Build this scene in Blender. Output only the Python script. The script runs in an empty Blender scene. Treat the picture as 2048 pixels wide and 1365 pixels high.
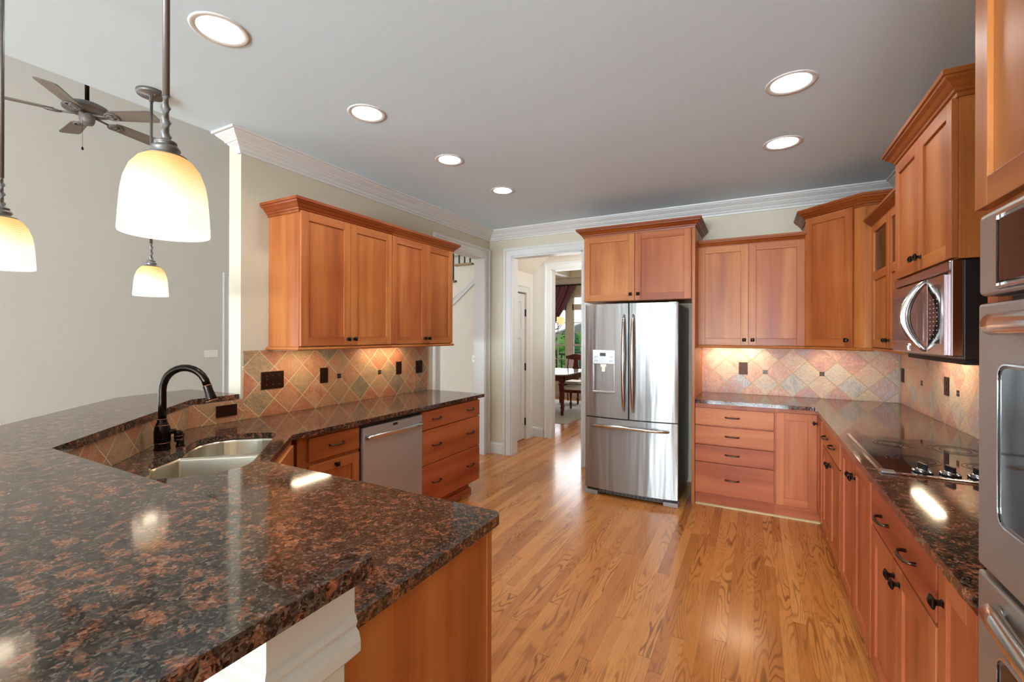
import bpy, bmesh, math, random
from mathutils import Vector, Matrix
from mathutils.geometry import tessellate_polygon
random.seed(7)
R = math.radians
SC = bpy.context.scene
COL = SC.collection
PI = math.pi

# ---------------------------------------------------------------- camera, world, exposure, daylight
cam_data = bpy.data.cameras.new('camera')
cam = bpy.data.objects.new('camera', cam_data); COL.objects.link(cam)
cam_data.sensor_width = 36.0
cam_data.lens = 898.14 / 2048 * 36.0
cam_data.clip_start = 0.02; cam_data.clip_end = 300
cam_data.shift_y = -0.0135 * 898.14 / 2048
cam_data.shift_x = 0.67 / 2048
cam.matrix_world = Matrix.Translation((0, 0, 1.4686)) @ Matrix.Rotation(0.496, 4, 'Z') @ Matrix.Rotation(PI/2, 4, 'X') @ Matrix.Rotation(0.0027, 4, 'Z')
SC.camera = cam

w = bpy.data.worlds.new('sky'); SC.world = w; w.use_nodes = True
wb = w.node_tree.nodes['Background']
wb.inputs[0].default_value = (0.93, 0.96, 1.0, 1); wb.inputs[1].default_value = 1.15

vs = SC.view_settings
vs.view_transform = 'Standard'; vs.look = 'None'; vs.gamma = 1; vs.use_curve_mapping = False
vs.exposure = 0.47
SC.cycles.diffuse_bounces = 6

def area(name, loc, target, sx, sy, power, col=(1, 1, 1), spread=180):
    d = bpy.data.lights.new(name, 'AREA'); d.shape = 'RECTANGLE'; d.size = sx; d.size_y = sy
    d.energy = power; d.color = col; d.spread = R(spread)
    o = bpy.data.objects.new(name, d); COL.objects.link(o)
    o.location = loc
    o.rotation_euler = (Vector(target) - Vector(loc)).to_track_quat('-Z', 'Y').to_euler()
    return o
# daylight from family and dining windows, plus fill lights added out of view
for k, x in enumerate((-4.35, -3.3, -2.25, -1.2, -.15, .6)):
    area('breakfast_window_fill', (x, -7.05, 1.35), (x, 3, 14), .85 if k < 5 else .60, 2.4, (40, 60, 260, 400, 430, 310)[k], (0.76, 0.89, 1.0))  # unseen, standing in for rear windows; tilted up to brighten the ceiling
for x in (-7.0, -5.6):
    area('family_window_light', (x, -7.05, 2.0), (x+1.6, 5, 4.2), 1.1, 3.2, 40, (0.77, 0.89, 1.0))
for y in (-2.3, -.8):
    area('family_side_fill_light', (-7.9, y, 1.6), (0, y+1.2, 3.2), 1.1, 2.4, 70, (0.74, 0.87, 1.0))  # side source made up out of view to throw light on the ceiling
area('dining_window_light', (-3.6, 9.72, 1.5), (-2.6, 4, 0.9), 2.0, 1.6, 42, (0.9, 0.96, 1.0))
area('foyer_area_light', (-5.2, 4.1, 3.8), (-3.6, 4.95, 1.4), 1.4, 1.2, 8, (0.92, 0.96, 1.0))  # area light hung over the foyer, aimed at the stair wall; no window here
area('passage_fill_light', (-1.25, 5.4, 2.3), (-2.8, 5.5, 1.1), .5, .5, 13, (1, .98, .96))  # unseen lamp added to brighten the passage wall

# ---------------------------------------------------------------- helpers
def lin(h):
    h = h.lstrip('#'); o = []
    for i in (0, 2, 4):
        c = int(h[i:i+2], 16) / 255
        o.append(c/12.92 if c <= .04045 else ((c+.055)/1.055)**2.4)
    return (*o, 1)

class NT:
    """a small front for writing node trees"""
    def __init__(s, name):
        s.m = bpy.data.materials.new(name); s.m.use_nodes = True
        s.t = s.m.node_tree; s.b = s.t.nodes['Principled BSDF']
    def n(s, k, **kw):
        x = s.t.nodes.new(k)
        for a, v in kw.items(): setattr(x, a, v)
        return x
    def put(s, sock, v):
        if isinstance(v, bpy.types.NodeSocket): s.t.links.new(v, sock)
        elif v is not None: sock.default_value = v
    def set(s, **kw):
        for k, v in kw.items():
            s.put(s.b.inputs[{'col': 'Base Color', 'rough': 'Roughness', 'metal': 'Metallic', 'spec': 'Specular IOR Level', 'coat': 'Coat Weight', 'coatr': 'Coat Roughness',
                'em': 'Emission Color', 'ems': 'Emission Strength', 'norm': 'Normal', 'trans': 'Transmission Weight', 'ior': 'IOR', 'arot': 'Anisotropic Rotation', 'aniso': 'Anisotropic', 'tang': 'Tangent', 'sheen': 'Sheen Weight'}[k]], v)
        return s.m
    def co(s, kind='Object'): return s.n('ShaderNodeTexCoord').outputs[kind]
    def map(s, v, scale=(1, 1, 1), rot=(0, 0, 0), loc=(0, 0, 0)):
        x = s.n('ShaderNodeMapping'); s.put(x.inputs['Vector'], v); s.put(x.inputs['Scale'], scale); s.put(x.inputs['Rotation'], rot); s.put(x.inputs['Location'], loc)
        return x.outputs[0]
    def noise(s, v, scale=5, detail=2, rough=.5, dist=0, out='Fac'):
        x = s.n('ShaderNodeTexNoise'); s.put(x.inputs['Vector'], v); s.put(x.inputs['Scale'], scale); s.put(x.inputs['Detail'], detail)
        s.put(x.inputs['Roughness'], rough); s.put(x.inputs['Distortion'], dist)
        return x.outputs[out]
    def vor(s, v, scale=5, feature='F1', out='Distance', rnd=1):
        x = s.n('ShaderNodeTexVoronoi', feature=feature); s.put(x.inputs['Vector'], v); s.put(x.inputs['Scale'], scale); s.put(x.inputs['Randomness'], rnd)
        return x.outputs[out]
    def white(s, v, out='Value'):
        x = s.n('ShaderNodeTexWhiteNoise', noise_dimensions='3D'); s.put(x.inputs['Vector'], v); return x.outputs[out]
    def math(s, op, a, b=None, c=None):
        x = s.n('ShaderNodeMath', operation=op)
        for i, v in enumerate((a, b, c)):
            if v is not None: s.put(x.inputs[i], v)
        return x.outputs[0]
    def vmath(s, op, a, b=None, out=0):
        x = s.n('ShaderNodeVectorMath', operation=op); s.put(x.inputs[0], a)
        if b is not None: s.put(x.inputs[1], b)
        return x.outputs[out]
    def sep(s, v):
        x = s.n('ShaderNodeSeparateXYZ'); s.put(x.inputs[0], v); return x.outputs
    def comb(s, x=0, y=0, z=0):
        n = s.n('ShaderNodeCombineXYZ'); s.put(n.inputs[0], x); s.put(n.inputs[1], y); s.put(n.inputs[2], z); return n.outputs[0]
    def ramp(s, f, stops, interp='LINEAR'):
        x = s.n('ShaderNodeValToRGB'); s.put(x.inputs[0], f); e = x.color_ramp.elements; x.color_ramp.interpolation = interp
        while len(e) < len(stops): e.new(.5)
        for k, (p, c) in zip(e, stops): k.position = p; k.color = lin(c) if isinstance(c, str) else ((c, c, c, 1) if isinstance(c, (int, float)) else c)
        return x.outputs[0]
    def mix(s, f, a, b, mode='MIX'):
        x = s.n('ShaderNodeMix', data_type='RGBA', blend_type=mode); s.put(x.inputs['Factor'], f); s.put(x.inputs['A'], a); s.put(x.inputs['B'], b)
        return x.outputs['Result']
    def bump(s, h, strength=.3, dist=.01):
        x = s.n('ShaderNodeBump'); s.put(x.inputs['Height'], h); s.put(x.inputs['Strength'], strength); s.put(x.inputs['Distance'], dist); return x.outputs[0]
    def rnd(s): return s.n('ShaderNodeObjectInfo').outputs['Random']

def plain(name, c, rough=.5, metal=0, spec=.5, em=0, coat=0):
    t = NT(name); c = lin(c) if isinstance(c, str) else c
    t.set(col=c, rough=rough, metal=metal, spec=spec, coat=coat)
    if em: t.set(em=c, ems=em)
    return t.m

def paint(name, c, var=.03, rough=.6):
    t = NT(name); v = t.co()
    n = t.noise(v, 1.3, 3)
    c0 = lin(c)
    a = tuple(x*(1-var) for x in c0[:3]) + (1,); b = tuple(min(1, x*(1+var)) for x in c0[:3]) + (1,)
    t.set(col=t.mix(n, a, b), rough=rough, spec=.3, norm=t.bump(t.noise(v, 220, 2), .06, .002))
    return t.m

def wood(name, axis, dark='#5c2407', mid='#8a3f13', light='#a9571f', rough=.4):
    t = NT(name); v = t.co(); r = t.rnd()
    off = t.comb(t.math('MULTIPLY', r, 17.3), t.math('MULTIPLY', r, 9.1), t.math('MULTIPLY', r, 31.7))
    v = t.vmath('ADD', v, off)
    sc = {'z': (1, 1, .07), 'x': (.07, 1, 1), 'y': (1, .07, 1)}[axis]
    g = t.map(v, sc)
    big = t.noise(g, 9, 2, .5, .3)
    fine = t.noise(t.map(v, tuple(k*(.3 if k < 1 else 1) for k in sc)), 130, 3, .6)
    cl = t.noise(v, 2.2, 2)
    f = t.math('ADD', t.math('MULTIPLY', big, .65), t.math('ADD', t.math('MULTIPLY', fine, .2), t.math('MULTIPLY', cl, .25)))
    col = t.ramp(f, [(.33, dark), (.53, mid), (.72, light)])
    hsv = t.n('ShaderNodeHueSaturation'); t.put(hsv.inputs['Color'], col)
    t.put(hsv.inputs['Value'], t.math('ADD', .92, t.math('MULTIPLY', r, .16)))
    t.put(hsv.inputs['Hue'], t.math('ADD', .493, t.math('MULTIPLY', r, .012)))
    t.set(col=hsv.outputs[0], rough=t.math('ADD', rough - .04, t.math('MULTIPLY', fine, .1)), spec=.28, coat=.06, coatr=.2, norm=t.bump(fine, .03, .001))
    return t.m

M = {}
CH = dict(dark='#87431d', mid='#a8602f', light='#bd7a42')
M['wv'] = wood('cherry_vertical', 'z', **CH)
M['wh'] = wood('cherry_horizontal', 'x', **CH)
M['wy'] = wood('cherry_depth', 'y', **CH)
CR = dict(dark='#8f4421', mid='#b26037', light='#c6774a')
M['rv'] = wood('cherry_red_vertical', 'z', **CR)
M['rh'] = wood('cherry_red_horizontal', 'x', **CR)
M['crown'] = wood('crown_wood', 'x', dark='#72300d', mid='#8c461a', light='#a05a28')
M['dining_wood'] = wood('dining_wood', 'z', dark='#3c140b', mid='#5a2313', light='#73351f')
M['wall'] = paint('wall_beige', '#c8bfaa')
M['wall_grey'] = paint('wall_greige', '#cbc5bb')
M['wall_hall'] = paint('wall_hall', '#ddd8cf')
M['wall_pale'] = paint('wall_pale', '#ded6c8')
M['ceil'] = paint('ceiling_white_cooled', '#d3e9f4', .01, .75)  # white with a cool tint put in to cancel warm floor bounce
M['trim'] = paint('trim_white', '#d3d2ce', .01, .4)
M['panel'] = paint('bar_trim_shaded', '#c2bdb3', .01, .4)  # white trim darkened: the knee wall's shade is put into the colour
M['yellow'] = paint('dining_ceiling_gold', '#e0c486')
M['bronze'] = plain('oil_rubbed_bronze', '#2a211b', .33, .9)
M['bronze_pl'] = plain('bronze_plate', '#3b261b', .42, .85)
M['pewter'] = plain('pewter_pull', '#5a4a3c', .36, .95)
M['black'] = plain('black_plastic', '#121212', .35)
M['darkgap'] = plain('dark_gap', '#0a0908', .6)
M['glassblack'] = plain('black_glass', '#0b0a0b', .05, 0, .6)
M['chrome'] = plain('chrome', '#d6d8da', .12, 1)
M['whiteplastic'] = plain('white_plastic', '#e9e5dc', .4)
M['greyplastic'] = plain('grey_plastic', '#8f8e8d', .35, .3)
M['faucet'] = plain('faucet_bronze', '#231a14', .2, .85, .6)
M['copper'] = plain('copper_edge', '#8a5a44', .3, .9)
M['fan'] = plain('fan_weathered_metal', '#77706a', .5, .3)
M['blade'] = wood('fan_blade', 'x', dark='#655c52', mid='#776d61', light='#857a6d', rough=.5)
M['rod'] = plain('pendant_metal', '#6f6a66', .45, .6)
M['iron'] = plain('iron_baluster', '#28251f', .5, .4)
M['tread'] = wood('stair_tread_wood', 'x', dark='#6b5640', mid='#87704f', light='#99835f')
M['seat'] = paint('seat_fabric', '#d7d0c0', .05, .9)
M['grout_shoe'] = wood('pale_shoe', 'x', dark='#a98c60', mid='#bfa274', light='#ceb488', rough=.5)
M['caulk'] = plain('tile_edge', '#b59a7c', .7)

def steel(name, c='#c9c6c2', rough=.24, axis='x', warp=0.0, metal=1):
    t = NT(name); v = t.co()
    sc = {'x': (1, 60, 400), 'z': (400, 60, 1), 'y': (60, 1, 400)}[axis]
    br = t.noise(t.map(v, sc), 1, 2, .6)
    h = t.math('MULTIPLY', br, .004)
    if warp:
        wv = t.noise(t.map(v, (9, 1, .7)), 1.0, 2, .5)
        h = t.math('ADD', h, t.math('MULTIPLY', wv, warp))
    tg = t.n('ShaderNodeTangent', direction_type='RADIAL', axis='Z')
    t.set(col=lin(c), metal=metal, rough=t.math('ADD', rough - .04, t.math('MULTIPLY', br, .08)), norm=t.bump(h, .5, .01), aniso=.85, arot=.25, tang=tg.outputs[0])
    return t.m
M['steel'] = steel('stainless', '#a3a19f', warp=1.8, rough=.42, metal=.92)
M['steel_dw'] = steel('stainless_dishwasher', '#b9b4b1', .42, metal=.5)
M['steel_oven'] = steel('stainless_oven', '#a89f97', .36, 'y', metal=.75)
M['steel_mw'] = steel('stainless_microwave', '#98898a', .22, 'y')
M['sinksteel'] = steel('sink_steel', '#cdc5b4', .3)
M['handle'] = plain('polished_handle', '#cfcac4', .18, 1)

def granite():
    t = NT('tan_brown_granite'); v = t.co()
    nz = t.noise(v, 55, 2, out='Color')
    v2 = t.vmath('ADD', v, t.vmath('MULTIPLY', t.vmath('SUBTRACT', nz, (.5, .5, .5)), (.02, .02, .02)))
    cells = t.vor(v2, 210, 'F1', 'Color')
    cr, cg, cb = t.sep(cells)
    fine = t.noise(v, 330, 3, .7)
    patch = t.noise(v2, 34, 4, .62)
    cl = t.noise(v, 6, 2)
    dk = t.noise(t.map(v2, loc=(4, 2, 8)), 70, 3, .6)
    base = t.ramp(t.math('ADD', t.math('MULTIPLY', cr, .45), t.math('MULTIPLY', dk, .6)), [(.25, '#0d0a09'), (.45, '#2c211b'), (.6, '#45372d'), (.8, '#5d4d42')])
    o = t.math('ADD', t.math('ADD', t.math('MULTIPLY', patch, .85), t.math('MULTIPLY', cg, .10)), t.math('MULTIPLY', t.math('SUBTRACT', cl, .5), .18))
    om = t.ramp(o, [(.475, 0.0), (.60, 1.0)])
    oc = t.ramp(t.math('ADD', t.math('MULTIPLY', fine, .6), t.math('MULTIPLY', cb, .4)), [(.25, '#6b3d2a'), (.5, '#94583c'), (.75, '#b98161')])
    c1 = t.mix(t.math('MULTIPLY', om, .92), base, oc)
    gm = t.ramp(cb, [(.88, 0.0), (.93, 1.0)])
    c2 = t.mix(t.math('MULTIPLY', gm, .5), c1, lin('#817a70'))
    bm = t.ramp(cr, [(.05, 1.0), (.12, 0.0)])
    c3 = t.mix(t.math('MULTIPLY', bm, .8), c2, lin('#0a0808'))
    t.set(col=c3, rough=.08, spec=.6)
    return t.m
M['granite'] = granite()

def tile(name, stops, size=.1548, ox=0.0, oz=0.0, grout='#cfb48c', bright=1.0):
    """diamond slate tiles: local x runs along the wall, local z is the height above the floor"""
    t = NT(name); v = t.co(); x, _, z = t.sep(v)
    x = t.math('SUBTRACT', x, ox); z = t.math('SUBTRACT', z, oz)
    k = .70710678 / size
    a = t.math('MULTIPLY', t.math('ADD', x, z), k); b = t.math('MULTIPLY', t.math('SUBTRACT', x, z), k)
    wob = t.math('MULTIPLY', t.math('SUBTRACT', t.noise(v, 30, 2), .5), .018)
    a2 = t.math('ADD', a, wob); b2 = t.math('SUBTRACT', b, wob)
    fa = t.math('FRACT', a2); fb = t.math('FRACT', b2)
    ea = t.math('MINIMUM', fa, t.math('SUBTRACT', 1.0, fa)); eb = t.math('MINIMUM', fb, t.math('SUBTRACT', 1.0, fb))
    e = t.math('MINIMUM', ea, eb)
    g = t.ramp(e, [(.012, 1.0), (.022, 0.0)])
    idv = t.comb(t.math('FLOOR', a2), t.math('FLOOR', b2), 3.7)
    r1 = t.white(idv); rc = t.white(idv, 'Color')
    rot = t.vmath('SCALE', rc, None); 
    ang = t.math('MULTIPLY', r1, 6.28)
    vr = t.n('ShaderNodeVectorRotate', rotation_type='Y_AXIS'); t.put(vr.inputs['Vector'], v); t.put(vr.inputs['Angle'], ang)
    vv = t.vmath('ADD', vr.outputs[0], t.vmath('MULTIPLY', rc, (7, 7, 7)))
    streak = t.noise(t.map(vv, (1, 1, .30)), 24, 6, .68, 1.6)
    blot = t.noise(vv, 9, 3, .6, .8)
    fine = t.noise(t.map(vv, (1, 1, .5)), 170, 4, .75)
    f = t.math('ADD', t.math('MULTIPLY', r1, .62), t.math('ADD', t.math('MULTIPLY', t.math('SUBTRACT', streak, .5), .55), t.math('ADD', t.math('MULTIPLY', t.math('SUBTRACT', blot, .5), .55), .19)))
    col = t.ramp(f, stops)
    vein = t.ramp(t.math('ABSOLUTE', t.math('SUBTRACT', streak, .5)), [(.0, 1.0), (.035, 0.0)])
    col = t.mix(t.math('MULTIPLY', vein, .35), col, t.ramp(fine, [(.4, '#4a3a2f'), (.6, '#c9a982')]))
    col = t.mix(.4, col, t.ramp(fine, [(.3, '#5a4a3c'), (.5, '#808080'), (.72, '#d6c6ac')]), 'OVERLAY')
    col = t.mix(g, col, lin(grout))
    h = t.math('ADD', t.math('MULTIPLY', streak, .8), t.math('ADD', t.math('MULTIPLY', fine, .25), t.math('MULTIPLY', g, -.9)))
    t.set(col=col, rough=.5, spec=.4, norm=t.bump(h, .6, .008))
    return t.m
ST_L = [(.02, '#7d705c'), (.2, '#a08a6c'), (.38, '#c29a72'), (.52, '#c78f68'), (.7, '#bd7454'), (.9, '#d3ab82')]
ST_R = [(.02, '#aeaaa8'), (.2, '#cbc6c2'), (.36, '#dbcbb9'), (.52, '#dcb9a6'), (.68, '#cfa39b'), (.88, '#c3c9cc')]
M['tile_l'] = tile('slate_left', ST_L, ox=2.487-1.728, oz=1.139)
M['tile_b'] = tile('slate_back', ST_R, ox=0.087+0.455, oz=1.130, grout='#c9ae84')
M['tile_r'] = tile('slate_right', ST_R, ox=4.797-4.25, oz=1.130, grout='#d0b68a')
M['tile_bar'] = tile('slate_bar', ST_L, ox=.12, oz=.96)

def oak():
    t = NT('oak_floor'); v = t.co(); x, y, _ = t.sep(v)
    W, Ln = .0585, 1.55
    xs = t.math('DIVIDE', x, W); ci = t.math('FLOOR', xs); fx = t.math('FRACT', xs)
    ro = t.white(t.comb(ci, 1.3, 0))
    ys = t.math('DIVIDE', t.math('ADD', y, t.math('MULTIPLY', ro, 7.7)), Ln); ri = t.math('FLOOR', ys); fy = t.math('FRACT', ys)
    idv = t.comb(ci, ri, 5.1); r = t.white(idv); rc = t.white(idv, 'Color')
    ex = t.math('MINIMUM', fx, t.math('SUBTRACT', 1.0, fx)); ey = t.math('MINIMUM', fy, t.math('SUBTRACT', 1.0, fy))
    seam = t.math('MAXIMUM', t.ramp(ex, [(.0, 1.0), (.022, 0.0)]), t.ramp(ey, [(0, 1.0), (.0016, 0.0)]))
    vo = t.vmath('ADD', v, t.vmath('MULTIPLY', rc, (3, 9, 5)))
    # cathedral figure: warped contour lines of a stretched noise
    fig = t.noise(t.map(vo, (1, .10, 1)), 7.5, 2, .4, .15)
    rings = t.math('SINE', t.math('MULTIPLY', fig, 165.0))
    line = t.ramp(t.math('ADD', t.math('MULTIPLY', rings, .5), .5), [(.0, 0.0), (.62, 0.0), (.97, 1.0)])
    pore = t.noise(t.map(vo, (1, .045, 1)), 300, 3, .7)
    tone = t.noise(t.map(vo, (1, .12, 1)), 12, 2)
    f = t.math('ADD', t.math('MULTIPLY', r, .55), t.math('ADD', t.math('MULTIPLY', tone, .3), t.math('MULTIPLY', pore, .15)))
    col = t.ramp(f, [(.15, '#a9652c'), (.35, '#c07a3a'), (.6, '#d08b47'), (.9, '#dc9c59')])
    col = t.mix(t.math('MULTIPLY', line, t.math('MULTIPLY', t.ramp(t.noise(t.map(vo, (1, .3, 1)), 6, 1), [(.38, .12), (.66, 1.0)]), .7)), col, lin('#6a3712'))
    col = t.mix(t.math('MULTIPLY', t.ramp(pore, [(.5, 0.0), (.72, 1.0)]), .42), col, lin('#6f3d17'))
    col = t.mix(t.math('MULTIPLY', seam, .4), col, lin('#3a1c0a'))
    wv = t.noise(v, 1.7, 3)
    t.set(col=col, rough=t.math('ADD', .14, t.math('MULTIPLY', wv, .16)), spec=.5, coat=.12, coatr=.12,
          norm=t.bump(t.math('SUBTRACT', t.math('MULTIPLY', t.noise(v, 9, 2), .35), t.math('ADD', t.math('MULTIPLY', seam, .5), t.math('MULTIPLY', line, .05))), .12, .004))
    return t.m
M['oak'] = oak()

def shade_glass():
    """amber-to-opal art glass, lit from within by its bulb"""
    t = NT('pendant_shade_glass'); v = t.co(); z = t.sep(v)[2]
    rib = t.n('ShaderNodeTexWave', wave_type='BANDS', bands_direction='Z'); t.put(rib.inputs['Vector'], v); t.put(rib.inputs['Scale'], 50); t.put(rib.inputs['Distortion'], 1.0)
    g = t.ramp(t.math('DIVIDE', z, .17), [(.35, '#fff8ef'), (.62, '#fbe6c4'), (.8, '#f0d19c'), (1.0, '#e4c08a')])
    d = t.n('ShaderNodeBsdfDiffuse'); tr = t.n('ShaderNodeBsdfTranslucent'); em = t.n('ShaderNodeEmission'); mx = t.n('ShaderNodeMixShader'); ad = t.n('ShaderNodeAddShader')
    t.put(d.inputs[0], g); t.put(tr.inputs[0], g); t.put(mx.inputs[0], .6)
    nb = t.bump(rib.outputs['Fac'], .5, .003); t.put(d.inputs['Normal'], nb); t.put(tr.inputs['Normal'], nb)
    t.t.links.new(d.outputs[0], mx.inputs[1]); t.t.links.new(tr.outputs[0], mx.inputs[2])
    t.put(em.inputs[0], g); t.put(em.inputs[1], .2)
    t.t.links.new(mx.outputs[0], ad.inputs[0]); t.t.links.new(em.outputs[0], ad.inputs[1])
    t.t.links.new(ad.outputs[0], t.t.nodes['Material Output'].inputs[0])
    return t.m
M['shade'] = shade_glass()
M['bulb'] = plain('warm_bulb', (1, .93, .8, 1), .4, em=1.6)
M['led'] = plain('downlight_lens', (1, .985, .95, 1), .4, em=7)
M['strip'] = plain('under_cabinet_lens', (1, .80, .50, 1), .4, em=9)
M['amber'] = plain('chandelier_shade', (1, .62, .27, 1), .5, em=.75)

def clear(name, tint=(1, 1, 1, 1), refl=.12):
    t = NT(name); a = t.n('ShaderNodeBsdfTransparent'); g = t.n('ShaderNodeBsdfGlossy'); mx = t.n('ShaderNodeMixShader')
    t.put(a.inputs[0], tint); t.put(g.inputs['Roughness'], .03)
    lw = t.n('ShaderNodeLayerWeight'); t.put(lw.inputs[0], refl)
    t.t.links.new(lw.outputs['Fresnel'], mx.inputs[0]); t.t.links.new(a.outputs[0], mx.inputs[1]); t.t.links.new(g.outputs[0], mx.inputs[2])
    t.t.links.new(mx.outputs[0], t.t.nodes['Material Output'].inputs[0]); return t.m
M['pane'] = clear('window_pane', refl=.08)
M['cabglass'] = clear('cabinet_glass', (.9, .88, .86, 1), .3)

def simple_noise(name, c1, c2, scale, rough=.9):
    t = NT(name); t.set(col=t.mix(t.noise(t.co(), scale, 3), lin(c1), lin(c2)), rough=rough); return t.m
M['rug'] = simple_noise('rug_wool', '#a9a39c', '#cfcac2', 9)
M['grassm'] = simple_noise('lawn_grass', '#5f8a33', '#8fb552', .8)
M['leaf'] = simple_noise('tree_leaves', '#2f5a24', '#6b9c48', 3)
M['leaf2'] = simple_noise('fir_leaves', '#1f4030', '#3f6b4c', 3)
M['bark'] = plain('bark', '#4a3a2c', .9)
M['siding'] = plain('house_siding', '#d8d8d6', .8)
M['roof'] = simple_noise('house_roof', '#6d6c70', '#85848a', 4)
M['carp'] = plain('car_paint', '#dfe2e6', .25)
M['deck'] = plain('deck_rail_paint', '#2b2320', .6)
def curtain_mat():
    t = NT('plum_satin'); v = t.co(); f = t.noise(t.map(v, (6, 1, .5)), 6, 2)
    t.set(col=t.mix(f, lin('#3a1230'), lin('#6d2a48')), rough=.32, spec=.6, sheen=.4); return t.m
M['curtain'] = curtain_mat()

# ------------------------------------------------------------ mesh building
class MB:
    def __init__(s): s.v = []; s.f = []; s.mi = []; s.sm = []
    def add(s, vs, fs, mat=0, smooth=False):
        b = len(s.v); s.v += [tuple(p) for p in vs]
        for f in fs: s.f.append([b+i for i in f]); s.mi.append(mat); s.sm.append(smooth)
        return s
    def box(s, x0, x1, y0, y1, z0, z1, mat=0):
        vs = [(x, y, z) for z in (z0, z1) for y in (y0, y1) for x in (x0, x1)]
        return s.add(vs, [(0, 2, 3, 1), (4, 5, 7, 6), (0, 1, 5, 4), (2, 6, 7, 3), (0, 4, 6, 2), (1, 3, 7, 5)], mat)
    def prism(s, poly, z0, z1, holes=(), mat=0, axis='z'):
        """polygon (counter-clockwise) with holes (clockwise), extruded; axis 'y' takes (x, z) points and extrudes along y"""
        loops = [list(poly)] + [list(h) for h in holes]
        pts = [p for l in loops for p in l]
        tri = tessellate_polygon([[Vector((p[0], p[1], 0)) for p in l] for l in loops])
        n = len(pts)
        mk = (lambda p, z: (p[0], p[1], z)) if axis == 'z' else ((lambda p, y: (p[0], y, p[1])) if axis == 'y' else (lambda p, x: (x, p[0], p[1])))
        vs = [mk(p, z0) for p in pts] + [mk(p, z1) for p in pts]
        fs = []
        def area2(t): a, b, c = (pts[i] for i in t); return (b[0]-a[0])*(c[1]-a[1])-(b[1]-a[1])*(c[0]-a[0])
        for t in tri:
            t = list(t)
            if area2(t) < 0: t.reverse()
            fs.append([n+i for i in t]); fs.append(t[::-1])
        k = 0
        for l in loops:
            m = len(l)
            for i in range(m):
                j = (i+1) % m; fs.append([k+i, k+j, n+k+j, n+k+i])
            k += m
        if axis == 'y': fs = [f[::-1] for f in fs]
        return s.add(vs, fs, mat)
    def lathe(s, prof, c=(0, 0, 0), seg=24, mat=0, smooth=True, cap=True):
        vs = []; fs = []; n = len(prof)
        for i in range(seg):
            a = 2*PI*i/seg
            for r, z in prof: vs.append((c[0]+r*math.cos(a), c[1]+r*math.sin(a), c[2]+z))
        for i in range(seg):
            j = (i+1) % seg
            for k in range(n-1): fs.append((i*n+k, j*n+k, j*n+k+1, i*n+k+1))
        s.add(vs, fs, mat, smooth)
        if cap:
            b = len(s.v) - len(vs)
            for k, rev in ((0, True), (n-1, False)):
                if prof[k][0] > 1e-5:
                    l = [b+i*n+k for i in range(seg)]
                    s.f.append(l[::-1] if rev else l); s.mi.append(mat); s.sm.append(False)
        return s
    def tube(s, path, rad, seg=10, mat=0, caps=True, ell=(1, 1)):
        P = [Vector(p) for p in path]; n = len(P)
        rs = rad if isinstance(rad, (list, tuple)) else [rad]*n
        T = [((P[min(i+1, n-1)]-P[max(i-1, 0)]).normalized()) for i in range(n)]
        up = Vector((0, 0, 1)) if abs(T[0].z) < .9 else Vector((1, 0, 0))
        vs = []; N = (up - T[0]*up.dot(T[0])).normalized()
        for i in range(n):
            N = (N - T[i]*N.dot(T[i])).normalized(); B = T[i].cross(N)
            for k in range(seg):
                a = 2*PI*k/seg; vs.append(P[i] + N*(rs[i]*ell[0]*math.cos(a)) + B*(rs[i]*ell[1]*math.sin(a)))
        fs = [(i*seg+k, i*seg+(k+1) % seg, (i+1)*seg+(k+1) % seg, (i+1)*seg+k) for i in range(n-1) for k in range(seg)]
        s.add(vs, fs, mat, True)
        if caps:
            b = len(s.v)-len(vs)
            s.f.append([b+k for k in range(seg)][::-1]); s.mi.append(mat); s.sm.append(False)
            s.f.append([b+(n-1)*seg+k for k in range(seg)]); s.mi.append(mat); s.sm.append(False)
        return s
    def sweep(s, path, nrm, prof, mat=0, side=1, smooth=False, caps=True, close=False):
        """mitred moulding: prof = (out, up) pairs, up along nrm, out to the right of the path (side=1) or the left (-1)"""
        P = [Vector(p) for p in path]; n = len(P); nrm = Vector(nrm).normalized(); vs = []
        for i in range(n):
            if close: d0 = (P[i]-P[i-1]).normalized(); d1 = (P[(i+1) % n]-P[i]).normalized()
            else:
                d0 = (P[i]-P[i-1]).normalized() if i else None; d1 = (P[i+1]-P[i]).normalized() if i < n-1 else None
                d0 = d0 or d1; d1 = d1 or d0
            o0 = d0.cross(nrm)*side; o1 = d1.cross(nrm)*side
            m = (o0+o1); m = m / max(1e-6, (1 + o0.dot(o1)))
            for o, u in prof: vs.append(P[i] + m*o + nrm*u)
        k = len(prof); fs = []
        for i in range(n if close else n-1):
            i2 = (i+1) % n
            for j in range(k):
                j2 = (j+1) % k
                q = (i*k+j, i*k+j2, i2*k+j2, i2*k+j)
                fs.append(q if side == 1 else q[::-1])
        s.add(vs, fs, mat, smooth)
        if caps and not close:
            b = len(s.v)-len(vs); l = [b+j for j in range(k)]
            for q in (l, [x+(n-1)*k for x in l][::-1]): s.f.append(q); s.mi.append(mat); s.sm.append(False)
        return s
    def loft(s, rings, mat=0, smooth=True, cap0=True, cap1=True):
        k = len(rings[0]); vs = [p for r in rings for p in r]
        fs = [(i*k+j, i*k+(j+1) % k, (i+1)*k+(j+1) % k, (i+1)*k+j) for i in range(len(rings)-1) for j in range(k)]
        s.add(vs, fs, mat, smooth); b = len(s.v)-len(vs)
        if cap0: s.f.append([b+j for j in range(k)][::-1]); s.mi.append(mat); s.sm.append(False)
        if cap1: s.f.append([b+(len(rings)-1)*k+j for j in range(k)]); s.mi.append(mat); s.sm.append(False)
        return s
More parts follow.
